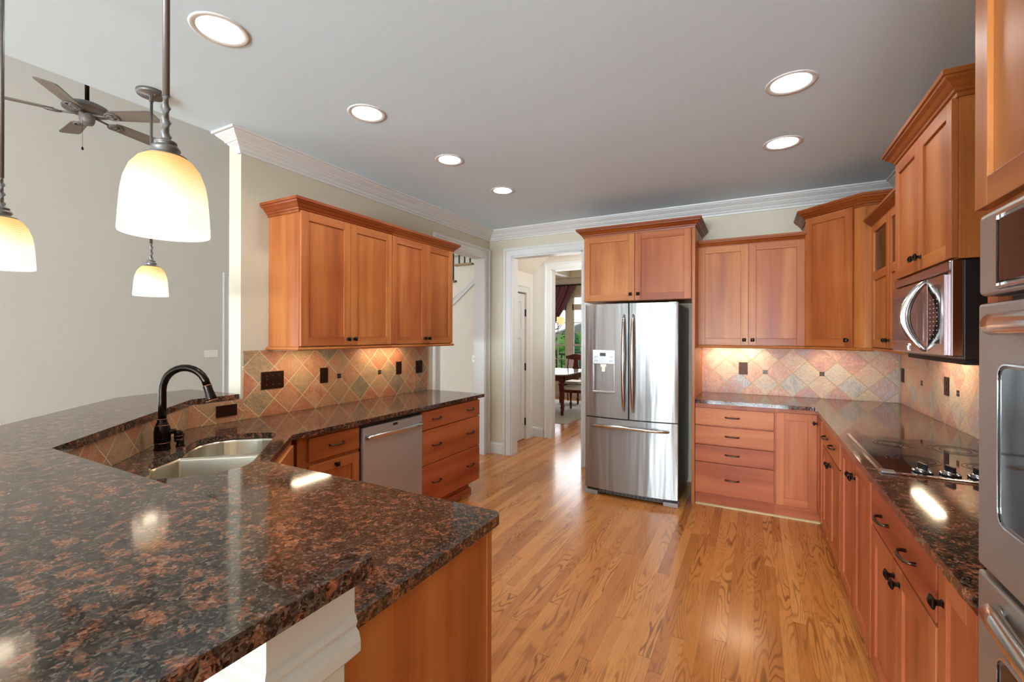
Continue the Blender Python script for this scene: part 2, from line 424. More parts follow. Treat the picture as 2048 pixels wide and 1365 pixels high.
    def build(s, name, mats, parent=None, loc=(0, 0, 0), rz=0, bev=0, seg=2, fixn=True, rot=None):
        me = bpy.data.meshes.new(name); me.from_pydata(s.v, [], s.f)
        if not isinstance(mats, (list, tuple)): mats = [mats]
        for m in mats: me.materials.append(M[m] if isinstance(m, str) else m)
        for p, m, q in zip(me.polygons, s.mi, s.sm): p.material_index = m; p.use_smooth = q
        if fixn:
            bm = bmesh.new(); bm.from_mesh(me); bmesh.ops.recalc_face_normals(bm, faces=bm.faces); bm.to_mesh(me); bm.free()
        me.update()
        o = bpy.data.objects.new(name, me); COL.objects.link(o)
        if parent is not None: o.parent = parent
        o.location = loc; o.rotation_euler = rot if rot else (0, 0, rz)
        if bev:
            b = o.modifiers.new('bevel', 'BEVEL'); b.width = bev; b.segments = seg; b.limit_method = 'ANGLE'; b.angle_limit = R(35); b.harden_normals = False
        return o

def tag(o, label, cat, group=None):
    o['label'] = label; o['category'] = cat
    if group: o['group'] = group
    return o
def empty(name, loc=(0, 0, 0), rz=0, label=None, cat=None, group=None):
    o = bpy.data.objects.new(name, None); COL.objects.link(o); o.location = loc; o.rotation_euler = (0, 0, rz); o.empty_display_size = .1
    if label: tag(o, label, cat, group)
    return o
def struct(o): o['kind'] = 'structure'; return o
def kids(o): return [c for c in bpy.data.objects if c.parent == o]
def copy_tree(o, parent=None):
    c = o.copy(); COL.objects.link(c)
    if parent is not None: c.parent = parent
    for ch in kids(o): copy_tree(ch, c)
    return c
def rounded(pts, r, seg=5):
    """round the corners of a polygon; r is one radius or one per corner"""
    out = []; n = len(pts); rr = r if isinstance(r, (list, tuple)) else [r]*n
    for i in range(n):
        p = Vector((*pts[i], 0)); a = Vector((*pts[i-1], 0)); b = Vector((*pts[(i+1) % n], 0)); q = rr[i]
        if q <= 0: out.append((p.x, p.y)); continue
        u = (a-p).normalized(); v = (b-p).normalized(); ang = u.angle(v); d = min(q/math.tan(ang/2), (a-p).length*.49, (b-p).length*.49)
        p0 = p+u*d; p1 = p+v*d
        for k in range(seg+1):
            s = k/seg; x = p0*(1-s)**2 + p*2*s*(1-s) + p1*s*s; out.append((x.x, x.y))
    return out

# ------------------------------------------------------------ room shell
XL, YB, XR, ZC = -2.915, 4.807, 1.069, 2.745
m = MB(); m.box(-8.1, 1.2, -7.2, 6.3, -.1, 0); m.box(-8.1, 1.2, 6.3, 9.9, -.1, 0); struct(m.build('floor', 'oak'))
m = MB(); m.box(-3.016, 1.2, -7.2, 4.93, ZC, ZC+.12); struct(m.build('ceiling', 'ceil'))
m = MB(); m.box(-3.045, XL, 1.715, 3.79, 0, ZC); m.box(-3.045, XL, 3.79, 4.69, 2.42, ZC); m.box(-3.045, XL, 4.69, 4.93, 0, ZC)
struct(m.build('wall_left', 'wall'))
m = MB(); m.box(XL, -2.603, YB, 4.93, 0, ZC); m.box(-2.603, -1.70, YB, 4.93, 2.42, ZC); m.box(-1.70, 1.2, YB, 4.93, 0, ZC)
struct(m.build('wall_back', 'wall'))
m = MB(); m.box(XR, 1.2, -7.2, YB, 0, ZC); struct(m.build('wall_right', 'wall'))
m = MB(); m.box(-8.1, 1.2, -7.3, -7.2, 0, 5.3); struct(m.build('wall_rear', 'wall_grey'))
m = MB(); m.box(-8.1, -8, -7.2, 4.51, 0, 5.3); m.box(-8.1, -8, 4.51, 5.4, 2.42, 5.3); m.box(-8.1, -8, 5.4, 6.3, 0, 5.3); struct(m.build('wall_far', 'wall_grey'))
m = MB(); m.box(-9.4, -8.1, 4.0, 4.1, 0, 2.8); m.box(-9.5, -9.4, 4.0, 6, 0, 2.8); m.box(-9.5, -8.1, 5.9, 6, 0, 2.8); m.box(-9.5, -8.1, 4.0, 6, 2.7, 2.8); m.box(-9.5, -8.1, 4, 6, -.1, 0)
struct(m.build('wall_side_room', paint('side_room_gold', '#d2b878')))
m = MB(); m.box(-3.014, -2.98, -7.2, 4.93, ZC+.02, 5.3); struct(m.build('wall_upper', 'wall_grey'))
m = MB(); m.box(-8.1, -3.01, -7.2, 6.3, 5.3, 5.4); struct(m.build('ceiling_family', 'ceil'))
m = MB(); m.box(-8.0, -2.95, 6.2, 6.3, 0, 5.3); struct(m.build('wall_foyer', 'wall_pale'))

# passage behind the back wall, with the sloped underside of the stair
m = MB(); m.box(-2.95, -2.84, 4.93, 5.0, 0, 2.9); m.box(-2.95, -2.84, 5.0, 5.67, 2.06, 2.9); m.box(-2.95, -2.84, 5.67, 6.0, 0, 2.9); struct(m.build('wall_passage', 'wall_hall'))
m = MB(); m.prism([(-2.84, 2.345), (-2.0, 3.16), (-2.0, 3.2), (-2.84, 2.385)], 4.93, 5.89, axis='y'); m.box(-2.2, -.9, 4.93, 5.89, 2.9, 3.0); struct(m.build('ceiling_passage', 'wall_pale'))
m = MB(); m.box(-2.95, -2.546, 5.89, 6.0, 0, 3.2); m.box(-2.546, -1.55, 5.89, 6.0, 2.40, 3.2); m.box(-1.55, -.9, 5.89, 6.0, 0, 3.2); struct(m.build('wall_dining', 'wall_hall'))
m = MB(); m.box(-1.0, -.9, 4.93, 9.9, 0, 3.2); struct(m.build('wall_passage_side', 'wall_hall'))
m = MB(); m.box(-7.1, -7, 6.3, 9.9, 0, 3.2); struct(m.build('wall_dining_side', 'wall'))
m = MB(); m.box(-7, -.9, 6.0, 9.9, 2.95, 3.05); struct(m.build('ceiling_dining', 'yellow'))
m = MB()
for x in (-4.9, -3.75, -2.6, -1.5): m.box(x-.07, x+.07, 6.0, 9.8, 2.78, 2.95)
for y in (6.1, 7.3, 8.5, 9.68): m.box(-7, -1, y-.07, y+.07, 2.775, 2.95)
m.box(-7, -1, 9.72, 9.8, 2.62, 2.80)
struct(m.build('trim_coffer', 'trim', bev=.01))

# crown moulding round the kitchen
CP = [(0, -.112), (.014, -.112), (.016, -.098), (.026, -.092), (.034, -.078), (.052, -.066), (.058, -.058), (.066, -.056), (.070, -.047), (.092, -.032), (.108, -.020), (.112, -.012), (.128, -.012), (.130, 0), (0, 0)]
m = MB(); m.sweep([(-2.935, 1.715, ZC), (XL, 1.715, ZC), (XL, YB, ZC), (XR, YB, ZC), (XR, -1, ZC)], (0, 0, 1), CP)
# the return at the free wall end
ret = []
for o, u in CP: ret.append((-2.935-.085*(o/.13), 1.715-o, ZC+u))
ret2 = [(-2.935, 1.715-o, ZC+u) for o, u in CP]
m.loft([ret2, ret], smooth=False)
struct(m.build('trim_crown', 'trim'))

CAS = [(0, 0), (.004, .012), (.016, .014), (.020, .010), (.030, .012), (.072, .016), (.078, .024), (.092, .027), (.104, .024), (.110, .0)]
def casing(name, pts, nrm, side):
    m = MB(); m.sweep(pts, nrm, CAS, side=side); return struct(m.build(name, 'trim'))
casing('trim_1', [(XL, 3.79, 0), (XL, 3.79, 2.42), (XL, 4.69, 2.42), (XL, 4.69, 0)], (1, 0, 0), -1)
casing('trim_2', [(-2.603, YB, 0), (-2.603, YB, 2.42), (-1.70, YB, 2.42), (-1.70, YB, 0)], (0, -1, 0), -1)
casing('trim_3', [(-2.546, 5.89, 0), (-2.546, 5.89, 2.40), (-1.55, 5.89, 2.40), (-1.55, 5.89, 0)], (0, -1, 0), -1)
casing('trim_4', [(-8, 4.51, 0), (-8, 4.51, 2.42), (-8, 5.4, 2.42), (-8, 5.4, 0)], (1, 0, 0), -1)
casing('trim_5', [(-2.84, 5.0, 0), (-2.84, 5.0, 2.06), (-2.84, 5.67, 2.06), (-2.84, 5.67, 0)], (1, 0, 0), -1)
# jambs lining the openings
m = MB(); m.box(-3.06, XL+.004, 3.785, 3.80, 0, 2.42); m.box(-3.06, XL+.004, 4.678, 4.693, 0, 2.42); m.box(-3.06, XL+.004, 3.79, 4.69, 2.408, 2.423); struct(m.build('trim_6', 'trim'))
m = MB(); m.box(-2.606, -2.59, YB-.004, 4.945, 0, 2.42); m.box(-1.712, -1.697, YB-.004, 4.945, 0, 2.42); m.box(-2.6, -1.7, YB-.004, 4.945, 2.408, 2.423); struct(m.build('trim_7', 'trim'))
m = MB(); m.box(-2.549, -2.535, 5.885, 6.01, 0, 2.40); m.box(-1.562, -1.547, 5.885, 6.01, 0, 2.4); m.box(-2.546, -1.55, 5.885, 6.01, 2.388, 2.403); struct(m.build('trim_8', 'trim'))
BBP = [(0, 0), (.016, 0), (.016, .115), (.012, .125), (.008, .135), (0, .14)]
def baseb(name, pts, side=1):
    m = MB(); m.sweep(pts, (0, 0, 1), BBP, side=side); return struct(m.build(name, 'trim'))
baseb('baseboard_back', [(XL, YB, 0), (-2.715, YB, 0)])
baseb('baseboard_passage', [(-2.84, 5.785, 0), (-2.84, 5.89, 0), (-2.658, 5.89, 0)])
baseb('baseboard_far', [(-8, -7.2, 0), (-8, 4.39, 0)])
m = MB(); m.box(-2.702, -2.69, YB-.014, YB, 0, .01); m = None

# closet door in the passage
d = struct(empty('door_1', (-2.855, 5.005, 0)))
m = MB(); W_, H_ = .66, 2.045
m.box(-.035, -.008, 0, W_, .01, H_)
for a, b, z0, z1 in ((0, .11, .01, H_), (W_-.11, W_, .01, H_), (.11, W_-.11, .01, .22), (.11, W_-.11, 1.42, 1.56), (.11, W_-.11, 1.93, H_)): m.box(-.012, 0, a, b, z0, z1)
m.box(-.012, 0, .275, .385, .22, 1.42)
m.build('door_panel', 'trim', d, bev=.004)
for z in (.25, 1.02, 1.78):
    m = MB(); m.box(-.002, .012, W_-.006, W_+.012, z-.05, z+.05); m.lathe([(.007, -.052), (.007, .052)], (.012, W_+.003, z), 8); m.build('hinge', 'bronze', d)

# staircase seen through the left opening
st = empty('staircase', (-6.5, 4.95, 0), 0, 'white staircase with brown treads and iron balusters beyond the left doorway', 'staircase')
run, rise = .27, .217
up = []; k0, k1 = -10, 3
prof = []
for k in range(k0, k1):
    xa = -3.54+.025+run*k; z = 2.42+rise*k-.03
    prof += [(xa, z-rise), (xa, z)]
prof.append((-3.54+.025+run*k1, 2.42+rise*(k1-1)-.03))
def dl(x): return 2.203+.805*(x+3.204)
bot = [(prof[-1][0], dl(prof[-1][0])), (prof[0][0], max(.0, dl(prof[0][0])))]
m = MB(); m.prism([(x+6.5, z) for x, z in (bot[::-1] + prof[::-1])][::-1], 0, .04, axis='y'); m.build('stringer', 'wall_pale', st)
m = MB(); m.sweep([(prof[0][0]+6.5, -.002, dl(prof[0][0])), (prof[-1][0]+6.5, -.002, dl(prof[-1][0]))], (0, -1, 0), [(-.03, 0), (-.03, .008), (-.012, .012), (0, .008), (.03, .008), (.03, 0)]); m.build('skirt_moulding', 'trim', st)
for k in range(k0, k1):
    m = MB(); xa = -3.54+run*k+6.5; z = 2.42+rise*k
    m.box(xa-.01, xa+run+.005, -.03, .98, z-.032, z); m.build('tread', 'tread', st, bev=.008)
    for q in range(3):
        m = MB(); xx = xa+.048+q*.088; m.box(xx-.007, xx+.007, .01, .024, z, z+.92); m.build('baluster', 'iron', st)
m = MB(); m.sweep([(xx_, .017, 2.42+.93+.805*(xx_-2.96)) for xx_ in (.4, 3.7)], (0, 0, 1), [(-.03, 0), (.03, 0), (.035, .03), (.0, .05), (-.035, .03)]); m.build('handrail', 'tread', st)
wallp = [(-6.2, 0), (-2.95, 0), (-2.95, 5.3), (-2.95, dl(-2.95)), (prof[0][0], max(0, dl(prof[0][0])))]
m = MB(); m.prism([(-5.9, 0), (-3.0, 0), (-3.0, dl(-3.0)-.005), (-5.9, max(.02, dl(-5.9)-.005))], 4.955, 5.0, axis='y'); m.box(-3.0, -2.95, 4.95, 6.2, 0, 5.3); struct(m.build('wall_stair', 'wall_pale'))

# ------------------------------------------------------------ knee wall and granite
KW = [(-.66, .58), (-2.105, .58), (-2.915, 1.40), (-2.915, 1.715)]
KO = [(-3.06, 1.715), (-3.06, 1.34), (-2.165, .435), (-.66, .435)]
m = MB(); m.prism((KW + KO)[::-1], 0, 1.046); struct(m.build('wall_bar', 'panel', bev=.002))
APR = [(0, 0), (.018, 0), (.018, -.085), (.022, -.09), (.026, -.10), (.022, -.11), (.030, -.118), (.034, -.132), (.034, -.150), (.012, -.172), (0, -.175)]
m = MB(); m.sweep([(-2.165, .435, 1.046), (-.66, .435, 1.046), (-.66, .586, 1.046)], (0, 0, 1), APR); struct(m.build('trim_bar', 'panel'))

bar = [(-.585, .13), (-.585, .595), (-2.088, .595), (-2.925, 1.432), (-2.925, 1.712), (-3.49, 1.70), (-3.40, 1.25), (-2.28, .13)]
m = MB(); m.prism(rounded(bar, [.03, .03, 0, .05, 0, .02, .03, .03]), 1.048, 1.082)
tag(m.build('bar_countertop', 'granite', bev=.005, seg=3), 'raised brown granite bar top wrapping around behind the sink', 'countertop')

# sink cut-out outline on the counter plane
SK = [(-2.06, .835), (-2.215, .925), (-2.30, .975), (-2.35, 1.06), (-2.415, 1.15), (-2.515, 1.235), (-2.575, 1.33), (-2.565, 1.42), (-2.50, 1.51), (-2.42, 1.57), (-2.345, 1.575),
      (-2.19, 1.437), (-1.99, 1.249), (-1.905, 1.16), (-1.885, 1.08), (-1.92, .965)]
def spline(pts, k=5):
    out = []; n = len(pts)
    for i in range(n):
        p0, p1, p2, p3 = (Vector((*pts[(i+j) % n], 0)) for j in (-1, 0, 1, 2))
        for q in range(k):
            t = q/k; out.append(tuple((.5*((2*p1)+(p2-p0)*t+(2*p0-5*p1+4*p2-p3)*t*t+(3*p1-p0-3*p2+p3)*t**3))[:2]))
    return out
SKs = spline(SK, 4)
def ccw(p): return sum(p[i-1][0]*p[i][1]-p[i][0]*p[i-1][1] for i in range(len(p))) > 0
if ccw(SKs): SKs.reverse()
low = [(-.69, .582), (-.69, 1.222), (-1.862, 1.222), (-2.238, 1.60), (-2.238, 3.605), (-2.903, 3.605), (-2.903, 1.402), (-2.102, .582)]
m = MB(); m.prism(rounded(low, [0, .035, .01, .01, .01, 0, 0, 0]), .884, .914, holes=[SKs])
tag(m.build('sink_countertop', 'granite', bev=.004, seg=2), 'lower brown granite worktop holding the corner sink', 'countertop')
rc = [(-.452, 4.178), (.408, 4.178), (.408, 1.309), (1.057, 1.309), (1.057, 4.795), (-.452, 4.795)]
m = MB(); m.prism(rounded(rc, [.006, .006, .05, 0, 0, 0], 7), .884, .914)
tag(m.build('cooktop_countertop', 'granite', bev=.011, seg=4), 'brown granite worktop carrying the cooktop along the right wall', 'countertop')

# undermount double sink
sk = empty('kitchen_sink', (-2.2, 1.2, .69), 0, 'stainless steel double bowl sink set in the granite corner', 'sink')
cw = SKs[::-1]
def cutpoly(poly, n, q, keep):
    out = []
    for i in range(len(poly)):
        a, b = poly[i-1], poly[i]; da = (a[0]*n[0]+a[1]*n[1]-q)*keep; db = (b[0]*n[0]+b[1]*n[1]-q)*keep
        if (da > 0) != (db > 0): t = da/(da-db); out.append((a[0]+(b[0]-a[0])*t, a[1]+(b[1]-a[1])*t))
        if db > 0: out.append(b)
    return out
nd = (-.66, .75); qd = nd[0]*-2.395+nd[1]*1.125
for keep, dz in ((1, .17), (-1, .21)):
    p = cutpoly(cw, nd, qd+.012*keep, keep)
    c = (sum(x for x, y in p)/len(p), sum(y for x, y in p)/len(p))
    p = rounded(p, .02, 2)
    def ring(s, z, g=0): return [(c[0]+(x-c[0])*s+2.2, c[1]+(y-c[1])*s-1.2, z-.69) for x, y in p]
    rings = [ring(1.05, .880), ring(1.0, .880), ring(.985, .868), ring(.965, .80), ring(.95, .914-dz+.03), ring(.90, .914-dz+.008), ring(.80, .914-dz), ring(.1, .914-dz-.004)]
    m = MB(); m.loft(rings, cap0=False); o = m.build('basin', 'sinksteel', sk, fixn=False)
    m = MB(); m.lathe([(.045, 0), (.045, .004), (.034, .005), (.03, -.002), (.0, -.002)], (c[0]+2.2, c[1]-1.2, .914-dz-.69), 20); m.build('drain', 'chrome', sk)

# faucet
fx, fy = -2.497, 1.097
fa = empty('kitchen_faucet', (fx, fy, .914), 0, 'bronze gooseneck pull-down faucet behind the corner sink', 'faucet')
m = MB(); m.lathe([(.0, 0), (.034, 0), (.034, .004), (.0315, .012), (.031, .032), (.033, .036), (.0335, .05), (.034, .085), (.031, .108), (.025, .125), (.021, .133), (.020, .142), (.0185, .148)], seg=28); m.build('body', 'faucet', fa)
m = MB()
for z, r_ in ((.034, .0345), (.118, .0285), (.147, .0215)): m.lathe([(r_-.003, -.002), (r_, -.001), (r_, .001), (r_-.003, .002)], (0, 0, z), 28, cap=False)
m.build('trim_ring', 'copper', fa)
dx, dy = .78, .43; q = math.hypot(dx, dy); dx, dy = dx/q, dy/q
arc = [(0, 0, .14), (0, 0, .22), (0, 0, .285)]
Rr = .108
for k in range(1, 13):
    a = PI - k*R(168)/12; arc.append((dx*(Rr+Rr*math.cos(a)), dy*(Rr+Rr*math.cos(a)), .285+Rr*math.sin(a)))
m = MB(); m.tube(arc, .0168, 16); m.build('neck', 'faucet', fa)
e = Vector(arc[-1]); tdir = (Vector(arc[-1])-Vector(arc[-2])).normalized()
m = MB(); m.tube([e - tdir*.004, e+tdir*.004, e+tdir*.03, e+tdir*.065, e+tdir*.076], [.0185, .0185, .019, .0235, .0245], 18); m.build('spray_head', 'faucet', fa)
m = MB(); m.tube([e-tdir*.002, e+tdir*.003], .0198, 18); m.tube([e+tdir*.073, e+tdir*.078], .0258, 18); m.build('spray_ring', 'copper', fa)
m = MB(); lx, ly = -.02, .09; m.tube([(0, 0, .075), (.024, .028, .085), (.034, .042, .085)], [.014, .013, .012], 12); m.lathe([(.0, -.03), (.017, -.03), (.018, -.02), (.018, .012), (.0165, .018), (.014, .022), (0, .024)], (.04, .05, .065), 18); m.build('handle', 'faucet', fa)
m = MB()
for z in (.045, .062): m.lathe([(.0165, -.002), (.0187, -.001), (.0187, .001), (.0165, .002)], (.04, .05, z), 18, cap=False)
m.build('handle_ring', 'copper', fa)
ld = tag(MB().lathe([(0, 0), (.019, 0), (.020, .004), (.017, .008), (.016, .045), (.018, .05), (.018, .062), (.012, .068), (0, .07)], seg=20).build('soap_dispenser', 'faucet', loc=(-2.50, 1.175, .914)), 'small bronze soap dispenser beside the gooseneck faucet', 'soap dispenser')

# ------------------------------------------------------------ cabinet kit
def knob(parent, x, z, y=-.02, mat='bronze'):
    m = MB(); s1, s2 = .007, .0145
    def sq(h, yy): return [(-h, yy, -h), (h, yy, -h), (h, yy, h), (-h, yy, h)]
    m.loft([sq(.010, 0), sq(.006, -.004), sq(.006, -.014), sq(.0145, -.020), sq(.0145, -.025), sq(.004, -.031)], smooth=False)
    return m.build('knob', mat, parent, (x, y, z), bev=.0012)
def pull(parent, x, z, wd=.10, y=-.02, mat='pewter', vert=False):
    m = MB(); h = wd/2
    m.tube([(-h, 0, 0), (-h, -.018, 0), (-h*.8, -.026, 0), (-h*.4, -.030, 0), (0, -.031, 0), (h*.4, -.030, 0), (h*.8, -.026, 0), (h, -.018, 0), (h, 0, 0)], [.0065, .0055, .005, .0055, .0062, .0055, .005, .0055, .0065], 8)
    for sx in (-h, h): m.lathe([(.009, 0), (.009, .002)], (sx, 0, 0), 8)
    o = m.build('pull', mat, parent, (x, y, z)); return o
def door(parent, loc, wd, ht, rz=0, kn=None, glass=0, wood='w', st=.058, name='door'):
    """shaker door, 20 mm, front towards local -y, hinged frame of stiles (grain up) and rails (grain across)"""
    m = MB(); t = .02
    m.box(0, st, -t, 0, 0, ht); m.box(wd-st, wd, -t, 0, 0, ht)
    m.box(st, wd-st, -t, 0, 0, st, 1); m.box(st, wd-st, -t, 0, ht-st, ht, 1)
    if glass:
        zr = ht-st-glass
        m.box(st, wd-st, -t, 0, zr-st, zr, 1); m.box(st, wd-st, -t+.009, -.002, st, zr-st)
    else: m.box(st, wd-st, -t+.009, -.002, st, ht-st)
    o = m.build(name, [wood+'v', wood+'h'], parent, loc, rz, bev=.0016)
    if glass:
        g = MB(); g.box(st-.004, wd-st+.004, -.010, -.006, zr-.004, ht-st+.004); p = g.build('glass_pane', 'cabglass', o); p['label'] = 'clear glass pane'
    if kn: knob(o, kn[0], kn[1])
    return o
def slab(parent, loc, wd, ht, rz=0, pulls=(), wood='w'):
    m = MB(); m.box(0, wd, -.02, 0, 0, ht); o = m.build('drawer', [wood+'h'], parent, loc, rz, bev=.003)
    for x in pulls: pull(o, x, ht*.52)
    return o
CC = [(0, 0), (.010, 0), (.012, .014), (.020, .018), (.022, .026), (.030, .032), (.042, .046), (.056, .056), (.058, .064), (.066, .066), (.066, .084), (0, .084)]
def crown(parent, pts, z, name='crown_molding', h=1.0):
    m = MB(); m.sweep([(x, y, z) for x, y in pts], (0, 0, 1), [(o, u*h) for o, u in CC]); return m.build(name, 'crown', parent)
def railm(parent, pts, z):
    m = MB(); m.sweep([(x, y, z) for x, y in pts], (0, 0, 1), [(-.02, 0), (.012, 0), (.020, -.006), (.022, -.014), (.016, -.022), (-.02, -.024)]); return m.build('light_rail', 'wh', parent)

G_UP = 'cherry wall cabinets'
# left wall: two double-door cabinets sharing a line of crown
for i, (y0, y1, doors, lab) in enumerate((
        (1.903, 2.735, (.411, .421), 'cherry wall cabinet with two doors nearest the free end of the left wall'),
        (2.735, 3.567, (.432, .400), 'cherry wall cabinet with two doors beside the left doorway'))):
    wd = y1-y0; z0, z1 = 1.385, 2.275
    c = empty('wall_cabinet', (-2.60, y0, z0), PI/2, lab, 'cabinet', G_UP)
    m = MB(); m.box(0, wd, 0, .313, 0, z1-z0+.02); m.build('cabinet_box', 'wv', c, bev=.0015)
    a = doors[0]-.004
    door(c, (.003, 0, .006), a-.002, z1-z0-.006, kn=(a-.030, .045)); door(c, (doors[0]+.001, 0, .006), wd-doors[0]-.005, z1-z0-.006, kn=(.028, .045))
    if i == 0: pts = [(0, .313), (0, 0), (wd, 0)]
    else: pts = [(0, 0), (wd, 0), (wd, .313)]
    crown(c, pts, z1-z0-.012); railm(c, pts, 0)

# back wall upper cabinet
c = empty('wall_cabinet', (-.462, 4.47, 1.38), 0, 'cherry wall cabinet with two doors between the refrigerator and the corner', 'cabinet', G_UP)
m = MB(); m.box(0, .836, 0, .335, 0, .905); m.build('cabinet_box', 'wv', c, bev=.0015)
door(c, (.004, 0, .006), .407, .886, kn=(.376, .045)); door(c, (.415, 0, .006), .415, .886, kn=(.030, .045))
crown(c, [(0, 0), (.836, 0)], .876, h=.9); railm(c, [(0, 0), (.836, 0)], 0)

# over-refrigerator cabinet
c = empty('refrigerator_cabinet', (-1.468, 4.20, 1.79), 0, 'deep cherry cabinet with two doors above the refrigerator', 'cabinet', G_UP)
m = MB(); m.box(0, .984, 0, .60, 0, .66); m.box(.984, 1.0, 0, .60, .623, .66); m.build('cabinet_box', 'wv', c, bev=.0015)
door(c, (.008, 0, .004), .482, .615, kn=(.450, .055)); door(c, (.494, 0, .004), .486, .615, kn=(.032, .055))
crown(c, [(0, .6), (0, 0), (1.0, 0), (1.0, .6)], .622)
pn = MB(); pn.box(0, .026, 0, .61, 0, 2.41); tag(pn.build('end_panel', 'wv', loc=(-.482, 4.187, 0), bev=.002), 'tall narrow cherry end panel between refrigerator and drawer cabinet', 'panel')

# diagonal corner cabinet
c = empty('corner_wall_cabinet', (.375, 4.445, 1.38), -PI/4, 'tall diagonal cherry corner wall cabinet with a single door', 'cabinet', G_UP)
def dg(x, y):   # world -> this cabinet
    a = Vector((x-.375, y-4.445)); s = .70710678
    return (a.x*s - a.y*s, a.x*s + a.y*s)
poly = [dg(.375, 4.445), dg(.707, 4.113), dg(1.06, 4.113), dg(1.06, 4.80), dg(.375, 4.80)]
m = MB(); m.prism(poly, 0, 1.07); m.build('cabinet_box', 'wv', c, bev=.0015)
door(c, (.008, 0, .006), .385, 1.045, kn=(.350, .05))
crown(c, [dg(.375, 4.80), dg(.375, 4.445), dg(.707, 4.113), dg(1.06, 4.113)], 1.04)
railm(c, [dg(.375, 4.445), dg(.707, 4.113), dg(.76, 4.113)], 0)

# glass-fronted cabinet on the right wall
c = empty('glass_cabinet', (.762, 4.098, 1.385), -PI/2, 'cherry wall cabinet with glass upper panes beside the corner cabinet', 'cabinet', G_UP)
wd = .985; m = MB(); H = .885
m.box(0, .018, 0, .30, 0, H); m.box(wd-.018, wd, 0, .30, 0, H); m.box(0, wd, 0, .30, 0, .018); m.box(0, wd, 0, .30, H-.018, H); m.box(0, wd, .285, .30, 0, H)
m.box(.018, wd-.018, .02, .285, .30, .318); m.box(.018, wd-.018, .02, .285, .56, .578)
m.box(0, .03, 0, .018, 0, H); m.box(wd-.03, wd, 0, .018, 0, H)
m.build('cabinet_box', 'wv', c, bev=.001)
door(c, (.008, 0, .005), .455, H-.012, kn=(.425, .05), glass=.285); door(c, (.467, 0, .005), .455, H-.012, kn=(.030, .05), glass=.285)
crown(c, [(0, 0), (wd, 0)], H-.03, h=.85); railm(c, [(0, 0), (wd, 0)], 0)

# cabinet over the microwave
c = empty('microwave_cabinet', (.682, 3.107, 1.765), -PI/2, 'deep raised cherry cabinet with two doors above the microwave', 'cabinet', G_UP)
wd = .80; m = MB(); m.box(0, wd, 0, .38, 0, .645); m.build('cabinet_box', 'wv', c, bev=.0015)
door(c, (.006, 0, .004), .386, .612, kn=(.352, .06)); door(c, (.396, 0, .004), .394, .612, kn=(.034, .06))
crown(c, [(0, .38), (0, 0), (wd, 0), (wd, .38)], .612, h=1.05)
# small cabinet between it and the oven tower
c = empty('wall_cabinet', (.762, 2.30, 1.385), -PI/2, 'narrow cherry wall cabinet mostly hidden between microwave cabinet and oven tower', 'cabinet', G_UP)
m = MB(); m.box(.50, .99, 0, .30, 0, .885); m.build('cabinet_box', 'wv', c, bev=.0015)
door(c, (.505, 0, .005), .24, .87, kn=(.215, .05)); door(c, (.748, 0, .005), .24, .87, kn=(.025, .05))
crown(c, [(.50, .30), (.50, 0), (.99, 0)], .855, h=.85)

# ---- base cabinets
def base_box(c, wd, dp, toe=.06, h=.784, z0=.10, wood='r'):
    m = MB(); m.box(0, wd, 0, dp, z0, z0+h); m.build('cabinet_box', wood+'v', c, bev=.0015)
    m = MB(); m.box(.0, wd, toe, toe+.018, 0, z0); m.build('toe_kick', wood+'h', c)
G_B = 'cherry base cabinets'
# left run: drawer+door cabinet, dishwasher, three-drawer cabinet
c = empty('base_cabinet', (-2.28, 1.66, 0), PI/2, 'cherry base cabinet with one drawer over a door beside the dishwasher', 'cabinet', G_B)
base_box(c, .452, .62, wood='w'); slab(c, (.062, 0, .728), .378, .136, pulls=(.195,)); door(c, (.062, 0, .115), .378, .590, kn=(.19, .560))
c = empty('drawer_base_cabinet', (-2.28, 2.728, 0), PI/2, 'cherry base cabinet with three wide drawers at the end of the left run', 'cabinet', G_B)
m = MB(); m.box(0, .822, 0, .62, .115, .884); m.build('cabinet_box', 'rv', c, bev=.0015)
m = MB(); m.box(.0, .775, .07, .62, 0, .115); m.sweep([(.0, .07, 0), (.775, .07, 0), (.775, .62, 0)], (0, 0, 1), [(0, 0), (.016, 0), (.016, .03), (.008, .045), (0, .05)]); m.build('toe_kick', 'rh', c)
for z0, z1 in ((.722, .866), (.446, .715), (.130, .440)): slab(c, (.0, 0, z0), .822, z1-z0, pulls=(.175, .665), wood='r')
dw = empty('dishwasher', (-2.262, 2.118, 0), PI/2, 'stainless steel dishwasher built in under the left worktop', 'dishwasher')
m = MB(); m.box(.0, .606, .02, .58, .0, .872); m.build('body', 'black', dw)
m = MB(); m.box(.006, .600, -.012, .02, .115, .852); m.build('door', 'steel_dw', dw, bev=.006)
m = MB(); m.box(.28, .325, -.0135, -.011, .826, .843); m.build('badge', 'black', dw)
m = MB(); hp = [(.03, -.012, .785), (.035, -.04, .788)] + [(.05+.5*k/10, -.045-.022*math.sin(PI*k/10), .790+.004*math.sin(PI*k/10)) for k in range(11)] + [(.567, -.04, .788), (.572, -.012, .785)]
m.tube(hp, [.016, .014]+[.0155]*11+[.014, .016], 12, ell=(1.0, .8)); m.build('handle', 'handle', dw)

# diagonal sink cabinet
c = empty('sink_base_cabinet', (-1.88, 1.24, 0), R(135), 'diagonal cherry base cabinet under the corner sink', 'cabinet', G_B)
m = MB(); m.box(0, .53, .006, .024, .10, .883); m.box(.0, .53, .07, .085, 0, .10); m.box(0, .53, .024, .5, .10, .118); m.build('cabinet_box', 'wv', c, bev=.0015)
slab(c, (.05, .006, .728), .43, .136); door(c, (.05, .006, .115), .213, .59, kn=(.185, .55)); door(c, (.267, .006, .115), .213, .59, kn=(.03, .55))
